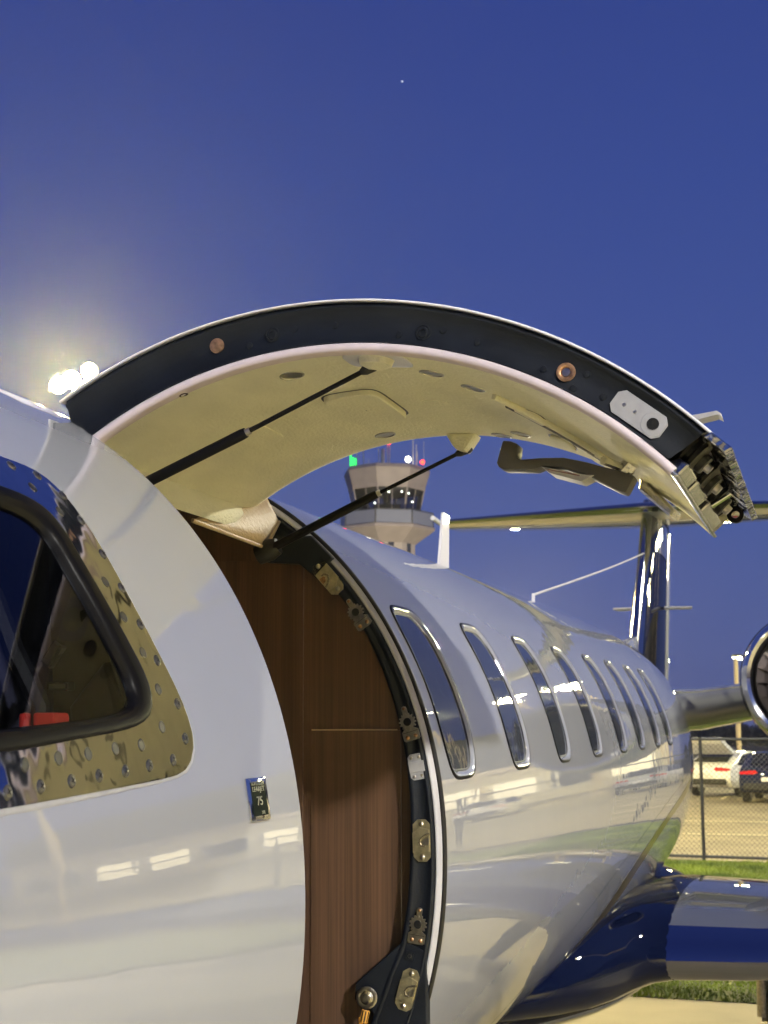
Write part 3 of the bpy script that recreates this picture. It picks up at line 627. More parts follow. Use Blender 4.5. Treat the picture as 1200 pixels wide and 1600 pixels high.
st = MB(); st.prism([(-.965, 1.60, .012), (-.935, 1.60, .012), (-.928, 1.60, -.05), (-.962, 1.60, -.05)], (0, .04, 0)); st.prism([(-.985, 1.60, .012), (-.977, 1.60, .012), (-.972, 1.60, -.035), (-.985, 1.60, -.03)], (0, .02, 0)); part('belt_release', st.me('belt_release', M['red'], False, .004, OFF))
sk2 = Skin()
sk2.strip([[(y, 13.2, -.085), (y, 15.8, -.085), (y, 16.6, -.03), (y, 16.4, -.012)] for y in [.9+.04*i for i in range(18)]], wrap=False)
part('window_ledge', sk2.me('window_ledge', M['leather'], True))
st = MB(); st.prism([(-2.2, 1.9, -.9), (-.86, 1.9, -.9), (-.86, 1.9, .0), (-.98, 1.86, .25), (-1.2, 1.86, .45), (-2.2, 1.86, .5)], (0, .03, 0))
part('cockpit_bulkhead', st.me('cockpit_bulkhead', M['olive'], False, 0, OFF))
st = MB(); st.prism([(-.97, 1.70, .02), (-.92, 1.70, .08), (-.90, 1.72, .02), (-.88, 1.74, -.12), (-.97, 1.72, -.12)], (0, .08, 0)); st.tube([(-.96, 1.68, .24), (-.925, 1.70, .14), (-.895, 1.74, .0)], .007, 6); part('side_console', st.me('side_console', M['grey'], False, .01, OFF))
liner = Skin(); liner.grid(.75, 1.98, 48, 330, -.06, dt=4); liner.grid(.75, 1.98, -30, 7, -.06, dt=4)
part('cockpit_liner', liner.me('cockpit_liner', M['inside']))

# nameplate -------------------------------------------------------------------
npf = sframe(1.892, 9.95, .0)
nb = MB(); nb.box((0, 0, .0025), (.070, .060, .005)); npl = part('nameplate', nb.me('nameplate', M['mirror'], True, .0022), frame=npf, label='small chrome edged model plate')
nb = MB(); nb.box((0, 0, .0051), (.053, .047, .0008)); part('plate_face', nb.me('plate_face', pmat('dark_green_enamel', (0.012, 0.017, 0.010), 0.08, 0, .6), False, .001), npl)
tm = pmat('engraved_silver', (0.60, 0.60, 0.55), 0.3, 1.0)
def text(body, size, x, y, z, nm, parent, mat, ext=.0003, sxx=1.0):
    cu = bpy.data.curves.new(nm, 'FONT'); cu.body = body; cu.size = size; cu.align_x = 'CENTER'; cu.align_y = 'CENTER'; cu.extrude = ext
    to = bpy.data.objects.new(nm, cu); COL.objects.link(to); bpy.context.view_layer.update()
    me = bpy.data.meshes.new_from_object(to.evaluated_get(bpy.context.evaluated_depsgraph_get())); bpy.data.objects.remove(to); bpy.data.curves.remove(cu)
    me.materials.clear(); me.materials.append(mat); me.name = nm
    o = link(nm, me, parent); o.location = (x, y, z); o.scale = (sxx, 1, 1); return o
for b_, s_, y_, x_ in (('BOMBARDIER', .0086, .0215, 1.0), ('LEARJET', .0118, .0135, 1.22), ('75', .0205, -.0035, 1.25), ('XR', .0078, -.0195, 1.3)):
    text(b_, s_*.86, 0 if b_ != 'XR' else .008, y_, .0057, 'lettering', npl, tm, .0003, x_)

# cabin bulkhead, cabinet and ceiling seen through the doorway -----------------
def secpoly(y, k, t0, t1, n): return [S(y, t0+(t1-t0)*i/n, k) for i in range(n+1)]
bh = MB(); bh.prism(secpoly(2.885, -.03, -62, 242, 120), (0, .02, 0)); bhd = part('wood_bulkhead', bh.me('wood_bulkhead', M['wood'], False, 0, OFF))
cd = MB(); cd.box((-.962, 2.8835, -.36), (.20, .004, .68)); part('cabinet_door', cd.me('cabinet_door', M['wood'], False, .0015, OFF), bhd)
cd = MB(); cd.box((-.965, 2.882, -.0185), (.19, .004, .003)); part('seam_highlight', cd.me('seam_highlight', M['leather'], False, 0, OFF), bhd)  # pale strip, the highlight along the cabinet joint put in as colour
cd = MB(); cd.box((-1.22, 2.883, -.02), (.28, .005, .74)); part('cabinet_panel', cd.me('cabinet_panel', M['wood'], False, .0015, OFF), bhd)
fl = MB(); fl.box((CX, 1.6, -.93), (1.2, 2.5, .03)); part('cabin_floor', fl.me('cabin_floor', M['inside'], False, 0, OFF))
ce = Skin(); ce.grid(1.99, 2.72, 54.5, 128, -.065, dt=3); ce.strip([[(y, t, k) for t, k in ((60, -.012), (57.5, -.02), (56, -.035), (54.8, -.055), (54.5, -.066))] for y in (1.99, 2.2, 2.4, 2.6, 2.72)], wrap=False); part('ceiling_panel', ce.me('ceiling_panel', M['lining'], True))
ce = Skin(); ce.grid(1.9, 2.88, 128, 300, -.050, dt=5); part('cabin_liner', ce.me('cabin_liner', M['inside'], True))
fp = [(P3(-1.168, 2.50, .388), P3(-1.133, 2.79, .366)), (P3(-1.176, 2.58, .412), P3(-1.127, 2.815, .397)), (P3(-1.185, 2.66, .440), P3(-1.122, 2.84, .428)), (P3(-1.20, 2.74, .50), P3(-1.16, 2.84, .50))]
V = []; n = 16
for a, b in fp:
    for i in range(n+1):
        u = i/n; p = a.lerp(b, u); p = p+Vector((.003, -.008, -.002))*math.sin(PI*u)**.5; V.append(p-OFF)
F = [(r*(n+1)+i, r*(n+1)+i+1, (r+1)*(n+1)+i+1, (r+1)*(n+1)+i) for r in range(3) for i in range(n)]
fme = mesh('headliner_flap', V, F, M['leather']); flap = part('headliner_flap', fme)
md = flap.modifiers.new('t', 'SOLIDIFY'); md.thickness = .006
pp = MB(); pp.tube([Vector(v)+OFF for v in V[:n+1]]+[fp[1][1], fp[2][1]], .0042, 8); part('piping', pp.me('piping', M['leather'], True, 0, OFF), flap)

# door frame (aft jamb) with its fittings ---------------------------------------
def J(k, td, y):
    t = R_(td); return Vector((CX+A0*k*spw(math.cos(t), 2/NE), y, CZ0+B0*k*spw(math.sin(t), 2/NE)))
kin = [(60, .925), (54, .928), (47.8, .934), (40.8, .951), (34.4, .957), (25.5, .951), (17.8, .945), (8.9, .936), (.6, .927), (-6.5, .923), (-11.3, .920), (-16, .905), (-22, .90), (-40, .905), (-64, .91)]
def kinner(t):
    for a, b in zip(kin, kin[1:]):
        if b[0] <= t <= a[0]: return b[1]+(a[1]-b[1])*(t-b[0])/(a[0]-b[0])
    return kin[-1][1]
TJ = [59-1.0*i for i in range(int(59-TBm)+1)]
def ring(name, rows, mats, parent, mi=None):
    V = [p-OFF for r in rows for p in r]; n = len(rows[0])
    F = [(i*n+j, i*n+j+1, (i+1)*n+j+1, (i+1)*n+j) for i in range(len(rows)-1) for j in range(n-1)]
    return part(name, mesh(name, V, F, mats, True, [mi[i] for i in range(len(rows)-1) for j in range(n-1)] if mi else None), parent)
YJ = 2.845
jf = ring('door_frame', [[J(kinner(t)-.004, t, YJ+.035) for t in TJ], [J(kinner(t)-.004, t, YJ+.004) for t in TJ], [J(kinner(t), t, YJ-.003) for t in TJ], [J(kinner(t)+.010, t, YJ-.003) for t in TJ], [J(kinner(t)+.013, t, YJ+.002) for t in TJ], [J(.972, t, YJ) for t in TJ], [J(.976, t, YJ-.004) for t in TJ], [J(.980, t, YJ-.004) for t in TJ], [J(.984, t, YJ+.004) for t in TJ], [J(.985, t, YJ+.02) for t in TJ]], M['dark'], jet)
ring('frame_lip', [[J(.983, t, YJ+.012) for t in TJ], [J(.986, t, YJ+.004) for t in TJ], [J(.991, t, YJ+.006) for t in TJ], [J(.997, t, YJ+.014) for t in TJ], [J(.999, t, YJ+.022) for t in TJ]], M['whiteseal'], jf)
sm = MB(); sm.tube([J(1.0005, t, Y2+.001) for t in TJ], .0062, 10); part('weather_seal', sm.me('weather_seal', M['rubber'], True, 0, OFF), jf)
# the forward edge of the opening: a thin return of the skin
ring('door_sill_return', [[J(1.0, t, Y1) for t in TJ], [J(.997, t, Y1+.0015) for t in TJ], [J(.99, t, Y1+.002) for t in TJ], [J(.94, t, Y1-.02) for t in TJ]], M['trim'], jet)
def jframe(k, td, roll=0.0, y=YJ-.001):
    up = (J(k, td+.5, y)-J(k, td-.5, y)).normalized(); n = Vector((0, -1, 0)); rr = up.cross(n)
    if roll: up, rr = up*math.cos(roll)+rr*math.sin(roll), rr*math.cos(roll)-up*math.sin(roll)
    p = J(k, td, y)-OFF
    return Matrix(((rr.x, up.x, n.x, p.x), (rr.y, up.y, n.y, p.y), (rr.z, up.z, n.z, p.z), (0, 0, 0, 1)))
def octp(w, h, c, z): return [(-w+c, -h, z), (w-c, -h, z), (w, -h+c, z), (w, h-c, z), (w-c, h, z), (-w+c, h, z), (-w, h-c, z), (-w, -h+c, z)]
def rivet(mb, x, y, z, r, m): mb.lathe([(0, r), (r*.35, r*.9), (r*.6, r*.5), (r*.65, .0002)], (x, y, z), (0, 0, 1), 12, m)
def hook_plate(ins=1):
    b = MB(); b.prism(octp(.0185, .042, .010, 0), (0, 0, .003), 0)
    b.prism([(-.0185, -.024, .0031), (.0165, -.022, .0031), (.0165, .022, .0031), (-.002, .026, .0031), (-.0185, .016, .0031)], (0, 0, .004), 0)
    b.tube([(.017, .014, .0072), (.008, .011, .0072), (.0, .005, .0072), (-.004, -.003, .0072), (.0, -.010, .0072), (.008, -.011, .0072), (.017, -.008, .0072)][0:6], .0023, 8, 2)
    b.prism([(.002, -.004, .0072), (.005, -.0085, .0072), (.0165, -.009, .0072), (.0165, .006, .0072), (.007, .004, .0072)], (0, 0, .0008), 3 if ins == 3 else 1)
    rivet(b, 0, .033, .003, .0058, 1); rivet(b, 0, -.033, .003, .0058, 1)
    return b.me('latch_plate', [M['brass'], M['steel'], M['rubber'], M['copper']], False, .0008)
def gear_plate():
    b = MB(); g = [((.0150 if i % 4 < 2 else .0185)*math.cos(2*PI*i/56), (.0150 if i % 4 < 2 else .0185)*math.sin(2*PI*i/56), .0) for i in range(56)]
    b.prism(g, (0, 0, .004), 0)
    b.prism([(-.0055, .012, 0), (.0055, .012, 0), (.0055, .028, 0), (.004, .032, 0), (0, .0335, 0), (-.004, .032, 0), (-.0055, .028, 0)], (0, 0, .003), 0); rivet(b, 0, .028, .003, .0036, 1)
    b.prism([(-.009, -.012, 0), (.009, -.012, 0), (.018, -.019, 0), (.018, -.036, 0), (.014, -.039, 0), (-.014, -.039, 0), (-.018, -.036, 0), (-.018, -.019, 0)], (0, 0, .0035), 0)
    b.box((0, -.021, .0042), (.034, .0016, .0012), 2)
    rivet(b, -.009, -.031, .0035, .0048, 1); rivet(b, .009, -.031, .0035, .0048, 1)
    b.lathe([(.0, .0088), (.0046, .0088), (.0047, .0001)], (0, 0, 0), (0, 0, 1), 20, 2)
    return b.me('latch_gear', [M['steel'], M['copper'], M['rubber']], False, .0004)
hp, gp = hook_plate(), gear_plate(); hp1 = hook_plate(3)
part('latch_plate', hp1, jf, frame=jframe(.957, 42.2, PI)); part('latch_gear', gp, jf, frame=jframe(.960, 35.3)); part('latch_gear', gp, jf, frame=jframe(.964, 17.6))
part('latch_plate', hp, jf, frame=jframe(.955, 1.9)); part('latch_gear', gp, jf, frame=jframe(.953, -8.3)); part('latch_plate', hp, jf, frame=jframe(.957, -17.0))
b = MB(); b.prism(octp(.0165, .0265, .006, 0), (0, 0, .0022), 0); b.box((0, 0, .003), (.033, .022, .0022), 0)
for x in (-.0085, .0085):
    for y in (-.019, .019): rivet(b, x, y, .002, .0038, 1)
part('rivet_plate', b.me('rivet_plate', [M['grey'], M['steel']], False, .0006), jf, frame=jframe(.961, 11.4))
b = MB(); b.box((0, 0, .002), (.018, .018, .004), 0); b.lathe([(.004, .0052), (.0055, .0048), (.0056, .0022), (.004, .0020), (.004, .0001)], (0, 0, 0), (0, 0, 1), 14, 1); part('bolt', b.me('bolt', [M['dark'], M['steel']], False, .001), jf, frame=jframe(.945, -12.6))
b = MB(); b.prism([(-.847, YJ-.002, -.440), (-.950, YJ-.002, -.528), (-.952, YJ-.002, -.560), (-.915, YJ-.002, -.580), (-.875, YJ-.002, -.66), (-.80, YJ-.002, -.66), (-.80, YJ-.002, -.46)], (0, .03, 0)); part('hinge_bracket', b.me('hinge_bracket', M['dark'], False, .003, OFF), jf)
b = MB(); b.lathe([(0, .010), (.003, .011), (.006, .017), (.008, .022), (.012, .022), (.013, .020), (.012, .014), (.016, .0095), (.020, .009), (.021, .0045), (.020, .0001)], (-.922, YJ-.002, -.553), (0, -1, 0), 24, 0); part('cable_pulley', b.me('cable_pulley', M['steel'], True, 0, OFF), jf)
b = MB(); b.tube([(-.922, YJ-.018, -.575), (-.927, YJ-.02, -.60)], .009, 8, 1); b.tube([(-.932, YJ-.02, -.59), (-.935, YJ-.02, -.75)], .005, 8, 1); b.box((-.928, YJ-.022, -.630), (.030, .012, .05), 0); part('cable_end', b.me('cable_end', [M['orange'], M['rubber']], False, .003, OFF), jf)
b = MB(); b.prism([(-1.165, YJ-.004, .352), (-1.150, YJ-.004, .340), (-1.076, YJ-.004, .334), (-1.035, YJ-.004, .300), (-1.00, YJ-.004, .345), (-1.05, YJ-.004, .395), (-1.115, YJ-.004, .392)], (0, .02, 0)); part('strut_bracket', b.me('strut_bracket', M['dark'], False, .004, OFF), jf)

# ---------------------------------------------------------------- the raised door
DO = (-.754, -.197); DI = (-.738, -.162); RO, RI = .860, .740; YD2 = 2.795
def DP(c, r, a, y): return Vector((c[0]+r*math.cos(R_(a)), y, c[1]+r*math.sin(R_(a))))
AA = [44.4+(122.0-44.4)*i/77 for i in range(78)]
# outer skin shell (white) : cross loop around its thickness
door = ring('upper_door', [[DP(DO, RO-.004, a, Y1+.004) for a in AA], [DP(DO, RO-.004, a, Y1-.002) for a in AA], [DP(DO, RO-.001, a, Y1-.002) for a in AA], [DP(DO, RO+.001, a, Y1+.004) for a in AA], [DP(DO, RO+.001, a, YD2) for a in AA], [DP(DO, RO-.004, a, YD2) for a in AA], [DP(DO, RO-.004, a, Y1+.004) for a in AA]], M['trim'], jet)
door['label'] = 'curved upper cabin door held open overhead by two gas struts'
# forward end face: dark recessed band
AB = [45.4+(121.5-45.4)*i/76 for i in range(77)]
def mixp(a, u, y): return DP(DI, .752, a+ (a-45)*.055, y).lerp(DP(DO, RO-.004, a, y), u)
ring('end_band', [[mixp(a, u, Y1+dy) for a in AB] for u, dy in ((0, .02), (0, .004), (.02, .001), (.055, .001), (.07, .006), (.82, .007), (.86, .002), (.92, .002), (.95, .008), (1, .009))], M['dark'], door)
ring('aft_band', [[mixp(a, u, YD2-.012) for a in AB] for u in (0, .5, 1)], M['dark'], door)
AL = [44.0+(126-44.0)*i/82 for i in range(83)]
pk = ring('edge_seal', [[DP(DI, r, a, Y1+dy) for a in AL] for r, dy in ((.738, .022), (.738, .003), (.741, -.002), (.750, -.002), (.753, .003), (.753, .012))], M['pinkseal'], door)
ln = ring('door_lining', [[DP(DI, RI+.012, a, Y1+.010) for a in AL], [DP(DI, RI, a, Y1+.014) for a in AL]]+[[DP(DI, RI, a, Y1+.02+(YD2-.03-Y1-.02)*i/6) for a in AL] for i in range(7)]+[[DP(DI, RI+.004, a, YD2-.008) for a in AL], [DP(DI, RI+.02, a, YD2) for a in AL], [DP(DI, RI+.10, a, YD2) for a in AL]], M['lining'], door)
def lframe(a, y, rot=0.0, d=0.0):        # frame on the lining, z into the open (towards the arc centre)
    n = Vector((-math.cos(R_(a)), 0, -math.sin(R_(a)))); t = Vector((math.sin(R_(a)), 0, -math.cos(R_(a)))); yy = n.cross(t)
    if rot: t, yy = t*math.cos(rot)+yy*math.sin(rot), yy*math.cos(rot)-t*math.sin(rot)
    p = DP(DI, RI, a, y)+n*d-OFF
    return Matrix(((t.x, yy.x, n.x, p.x), (t.y, yy.y, n.y, p.y), (t.z, yy.z, n.z, p.z), (0, 0, 0, 1)))
b = MB(); b.lathe([(0, .0215), (.0018, .021), (.0022, .0185), (.0006, .0175), (.0003, .0001)], (0, 0, 0), (0, 0, 1), 28); lb = b.me('lining_button', pmat('dull_button_metal', (.30, .29, .24), .35, .8), True)
for a, y in [(97.4, 2.163), (79.3, 2.196), (75.2, 2.271), (97.4, 2.688), (79.6, 2.738), (75.6, 2.684)]: part('lining_button', lb, door, frame=lframe(a, y))
b = MB(); b.lathe([(0, .024), (.0015, .0235), (.002, .0001)], (0, 0, 0), (0, 0, 1), 28); part('lining_cap', b.me('lining_cap', M['lining'], True), door, frame=lframe(84.3, 2.448))
b = MB(); b.lathe([(0, .0085), (.002, .008), (.0024, .005), (.001, .0035), (.001, .0001)], (0, 0, 0), (0, 0, 1), 16); part('lining_screw', b.me('lining_screw', M['fairpol'], True), door, frame=lframe(110.1, 2.08))
# access panel, recessed pull and grooves
V = []; na, ny = 10, 8
def lp(a, y, d): return DP(DI, RI-d, a, y)
def sharpen(o, ang=28):
    bm = bmesh.new(); bm.from_mesh(o.data)
    bmesh.ops.remove_doubles(bm, verts=bm.verts, dist=1e-6)
    for ed_ in bm.edges:
        if len(ed_.link_faces) == 2 and ed_.calc_face_angle(0) > R_(ang): ed_.smooth = False
    bm.to_mesh(o.data); bm.free(); return o
def patch(a0, a1, y0, y1, d, rnd, name, mat, gap=True):
    n = 48; out = []
    def loop(rr, dd, ex=0): return [lp((a0+a1)/2+((a1-a0)/2*rr+ex/.0129)*spw(math.cos(2*PI*i/n), 2/rnd), (y0+y1)/2+((y1-y0)/2*rr+ex)*spw(math.sin(2*PI*i/n), 2/rnd), dd) for i in range(n+1)]
    if gap: ring(name+'_gap', [loop(1, .0009, .004), loop(.02, .0009)], M['handle'], door)
    o = ring(name, [loop(1, 0), loop(1, d*.8), loop(1, d, -.002), loop(.5, d*1.02), loop(.02, d*1.02)], mat, door); return sharpen(o)
patch(90.0, 98.2, 2.32, 2.545, .011, 6, 'access_panel', M['lining'])
patch(108.5, 113.5, 2.36, 2.50, .003, 5, 'small_panel', M['lining'], False)
patch(80.5, 88.8, 2.078, 2.165, .002, 4, 'socket_plate', M['trim'], False)
b = MB(); b.tube([lp(a, 2.36+(2.74-2.36)*((72-a)/13), .003) for a in (72, 70, 68, 66, 64, 62, 60, 58)], .0045, 8); part('trim_groove', b.me('trim_groove', M['handle'], True, 0, OFF), door)
b = MB(); b.tube([lp(a, 2.30+(2.62-2.30)*((72-a)/13), .004) for a in (72.5, 70, 68, 66, 64, 62, 60, 58)], .006, 8); part('trim_strip', b.me('trim_strip', M['lining'], True, 0, OFF), door)
patch(67.5, 71.5, 2.36, 2.46, .007, 3, 'pull_cup', M['lining'])
patch(59.5, 64.5, 2.62, 2.74, .006, 3, 'latch_cover', M['lining'])
patch(66.5, 69.8, 2.58, 2.70, .005, 3, 'trim_cap', M['lining'])
# end-face fittings
def dframe(r, a, y=Y1+.006):
    up = Vector((-math.sin(R_(a)), 0, math.cos(R_(a)))); n = Vector((0, -1, 0)); rr = up.cross(n); p = DP(DO, r, a, y)-OFF
    return Matrix(((rr.x, up.x, n.x, p.x), (rr.y, up.y, n.y, p.y), (rr.z, up.z, n.z, p.z), (0, 0, 0, 1)))
b = MB(); b.lathe([(0, .0125), (.002, .0125), (.0025, .011), (.0025, .0001)], (0, 0, 0), (0, 0, 1), 24); part('door_plug', b.me('door_plug', M['copper'], True), door, frame=dframe(.820, 102.1))
b = MB(); b.lathe([(0, .0125), (.002, .0122), (.0022, .0105), (.001, .0095), (.0028, .008), (.003, .0048), (-.004, .0045), (-.005, .0001)], (0, 0, 0), (0, 0, 1), 24); so_ = b.me('locating_socket', M['dark'], True)
for a, r in ((95.3, .816), (77.5, .814)): part('locating_socket', so_, door, frame=dframe(r, a))
b = MB(); b.lathe([(0, .0145), (.003, .0145), (.0035, .012), (.002, .0085), (-.003, .008), (-.003, .0001)], (0, 0, 0), (0, 0, 1), 24, 0); b.lathe([(-.002, .0078), (.0015, .006), (.002, .0001)], (0, 0, 0), (0, 0, 1), 18, 1); part('latch_bolt', b.me('latch_bolt', [M['copper'], M['steel']], True), door, frame=dframe(.817, 60.8))
b = MB(); b.lathe([(0, .0055), (.0014, .005), (.0018, .0001)], (0, 0, 0), (0, 0, 1), 12); dot = b.me('rivet_head', M['dark'], True)
for r, a in [(.806, 98.2), (.819, 92.6), (.819, 87.8), (.806, 80.2), (.822, 75.3), (.815, 71.2), (.808, 63.2), (.828, 58.7), (.80, 59.3), (.81, 56)]: part('rivet_head', dot, door, frame=dframe(r, a))
b = MB(); b.prism([(x, y, 0) for x, y, z in octp(.0195, .045, .009, 0)], (0, 0, .0025), 0)
b.lathe([(.0025, .0185), (.0032, .018), (.0034, .0001)], (0, -.026, 0), (0, 0, 1), 24, 0); b.lathe([(.003, .0098), (.0042, .0095), (.0043, .0001)], (0, -.026, 0), (0, 0, 1), 20, 1)
for y in (.006, .026): b.lathe([(.002, .0032), (.0032, .003), (.0034, .0001)], (0, y, 0), (0, 0, 1), 10, 2)
part('lock_plate', b.me('lock_plate', [M['grey'], M['rubber'], M['steel']], False, .0004), door, frame=dframe(.816, 51.8))
# the open tip of the door : end cap, flanges, latch mechanism
AT = 44.4
def tp(u, y, da=0.0): return DP(DI, .742, AT+.2+da, y).lerp(DP(DO, RO-.004, AT+da, y), u)
ring('tip_cap', [[tp(u, y, 4.5) for u in (0, .33, .66, 1)] for y in (Y1+.01, 2.3, 2.55, YD2)], M['dark'], door)
b = MB(); b.prism([tp(-.02, Y1-.002), tp(.07, Y1-.002), tp(.07, Y1-.002, -1.3), tp(-.02, Y1-.002, -1.3)], (0, YD2-Y1, 0)); part('lining_trim', b.me('lining_trim', M['fairpol'], False, .004, OFF), door)
b = MB(); n = 14; FL = []
for i in range(n+1):
    y0 = Y1-.004+(YD2+.012-Y1)*i/n; w = .003*math.sin(i*2.1)
    FL.append([tp(.88, y0, .6), tp(1.05, y0, .6), tp(1.09+w, y0, -1.9-.3*w), tp(.93+w, y0, -1.9)])
b.add([p for r in FL for p in r], [(i*4+j, i*4+(j+1) % 4, i*4+4+(j+1) % 4, i*4+4+j) for i in range(n) for j in range(4)]+[(0, 1, 2, 3), (n*4+3, n*4+2, n*4+1, n*4)])
part('skin_flange', b.me('skin_flange', pmat('creased_bright_metal', (.74, .73, .68), .10, 1.0, bump=.02, bscale=14), False, .002, OFF), door)
for y0, y1 in ((Y1+.05, 2.24), (2.27, 2.44), (2.50, 2.76)):
    b = MB(); b.prism([tp(.08, y0, 1.6), tp(.36, y0, 1.2), tp(.38, y0, -.2), tp(.08, y0, -.5)], (0, y1-y0, 0)); part('mechanism_plate', b.me('mechanism_plate', M['fairpol'], False, .003, OFF), door)
ax = (DP(DO, .8, AT-2, 2)-DP(DO, .8, AT+2, 2)).normalized()
for y, u, s_ in ((2.16, .60, 1.0), (2.36, .58, 1.2), (2.60, .58, 1.2)):
    b = MB(); b.lathe([(-.03, .030*s_), (0, .030*s_), (.003, .026*s_), (.010, .026*s_), (.013, .031*s_), (.020, .031*s_), (.024, .016*s_), (.034, .015*s_), (.036, .0005)], tp(u, y, 1.8), ax, 28, 0); b.lathe([(.034, .008*s_), (.044, .007*s_), (.045, .0003)], tp(u, y, 1.8), ax, 14, 1); part('latch_roller', b.me('latch_roller', [M['rubber'], M['steel']], True, 0, OFF), door)
b = MB(); b.prism([tp(.30, 2.46, -.8), tp(.80, 2.46, -.8), tp(.80, 2.46, -1.2), tp(.30, 2.46, -1.2)], (0, .022, 0)); part('latch_arm', b.me('latch_arm', M['mirror'], False, .002, OFF), door)
b = MB(); q = tp(.72, 2.74, -.6); b.lathe([(-.008, .008), (-.008, .016), (.008, .016), (.008, .008)], q, (0, 1, 0), 20, 0, False); part('latch_eye', b.me('latch_eye', M['rubber2'], True, 0, OFF), door)
# inside handle, its tray and the small flap near the tip
hp_ = [(-.545, .502), (-.530, .500), (-.517, .494), (-.519, .478), (-.520, .470), (-.512, .465), (-.479, .466), (-.434, .464), (-.392, .453), (-.366, .444), (-.340, .436), (-.309, .424), (-.326, .394), (-.339, .399), (-.392, .429), (-.435, .446), (-.473, .450), (-.487, .445), (-.544, .449), (-.553, .453), (-.557, .461)]
b = MB(); b.prism([(x, 2.475, z) for x, z in hp_], (0, .05, 0)); part('door_handle', b.me('door_handle', M['handle'], True, .004, OFF), door, label='charcoal door lever with an angled grip')
b = MB(); b.prism([(-.474, 2.470, .449), (-.400, 2.470, .4305), (-.380, 2.470, .428), (-.403, 2.470, .418), (-.458, 2.470, .436)], (0, .06, 0), 0); b.prism([(-.466, 2.4685, .445), (-.404, 2.4685, .430), (-.404, 2.4685, .426), (-.462, 2.4685, .441)], (0, .002, 0), 1); part('release_tray', b.me('release_tray', [M['grey'], pmat('dark_red_strip', (.10, .015, .015), .4)], False, .002, OFF), door)
b = MB(); b.tube([(-.345, 2.50, .425), (-.325, 2.50, .445), (-.30, 2.5, .47)], .014, 8); b.tube([(-.36, 2.45, .45), (-.32, 2.52, .44)], .008, 8); part('handle_pivot', b.me('handle_pivot', M['fairpol'], True, 0, OFF), door)
b = MB(); b.prism([(-.322, 2.66, .452), (-.262, 2.66, .388), (-.268, 2.66, .372), (-.326, 2.66, .428)], (.004, .10, .004)); part('latch_flap', b.me('latch_flap', M['fairpol'], False, .004, OFF), door)
# strut mounts on the lining
b = MB(); b.lathe([(-.02, .03), (0, .03), (.012, .026), (.018, .012), (.018, .0002)], (0, 0, 0), (0, 0, 1), 24); part('strut_socket', b.me('strut_socket', M['lining'], True), door, frame=lframe(84.6, 2.11))
b = MB(); b.prism([lp(83.8, 2.745, -.002), lp(89.0, 2.745, -.002), lp(87.4, 2.745, .030), lp(85.6, 2.745, .036)], (0, .055, 0)); part('strut_mount', b.me('strut_mount', M['lining'], False, .008, OFF), door)
# small bracket standing beyond the skin near the tip, hinge cover and slot
b = MB(); b.prism([(-.235, 2.70, .560), (-.178, 2.70, .571), (-.170, 2.70, .566), (-.172, 2.70, .573), (-.180, 2.70, .579), (-.235, 2.70, .572)], (0, .05, 0)); part('outer_tab', b.me('outer_tab', M['grey'], False, .001, OFF), door)
hc = Skin(); hc.strip([[(y, t, .003*(1 if 0 < i < 4 and 0 < j < 4 else 0)) for j, t in enumerate((61.0, 61.6, 64, 66.5, 67.2))] for i, y in enumerate((1.93, 1.94, 2.0, 2.052, 2.056))], wrap=False); part('hinge_cover', hc.me('hinge_cover', M['trim'], True))
# gas struts
def strut(p0, p1, p2, nm):
    b = MB(); b.tube([p0, Vector(p0).lerp(Vector(p1), .97), p1], [.0094, .0094, .0085], 18); o = part('gas_strut', b.me('gas_strut', M['rubber2'], True, 0, OFF))
    b = MB(); b.tube([p1, Vector(p1)+(Vector(p1)-Vector(p0)).normalized()*.008], .0062, 14); part('collar', b.me('collar', M['steel'], True, 0, OFF), o)
    b = MB(); b.tube([p1, p2], .0042, 12); part('rod', b.me('rod', M['rubber2'], True, 0, OFF), o)
    d = (Vector(p2)-Vector(p1)).normalized()
    b = MB(); b.tube([Vector(p2)-d*.028, Vector(p2)-d*.02, Vector(p2), Vector(p2)+d*.008], [.005, .0085, .010, .007], 14); part('end_fitting', b.me('end_fitting', M['rubber'], True, 0, OFF), o)
strut((-1.150, 2.12, .366), (-.897, 2.12, .470), (-.672, 2.12, .567), '')
strut((-1.129, 2.78, .356), (-.880, 2.78, .467), (-.684, 2.78, .551), '')
b = MB(); b.lathe([(0, .021), (.03, .024), (.05, .018)], (-1.150, YJ-.055, .350), (.9, 0, .35), 14); part('strut_boot', b.me('strut_boot', M['rubber'], True, 0, OFF))
# lower half of the door, folded down as the airstair
b = MB(); d0 = Vector((-1.05, Y1+.03, -1.02)); dd = Vector((.62, 0, -.62))
b.prism([d0, d0+dd, d0+dd+Vector((-.05, 0, -.05)), d0+Vector((-.05, 0, -.05))], (0, Y2-Y1-.06, 0), 0)
ld = part('lower_door', b.me('lower_door', M['trim'], False, .01, OFF))
for i in range(3):
    q = d0+dd*(.22+.28*i); b = MB(); b.box(q+Vector((.07, (Y2-Y1-.06)/2, .03)), (.2, .6, .025)); part('step', b.me('step', M['handle'], False, .004, OFF), ld)

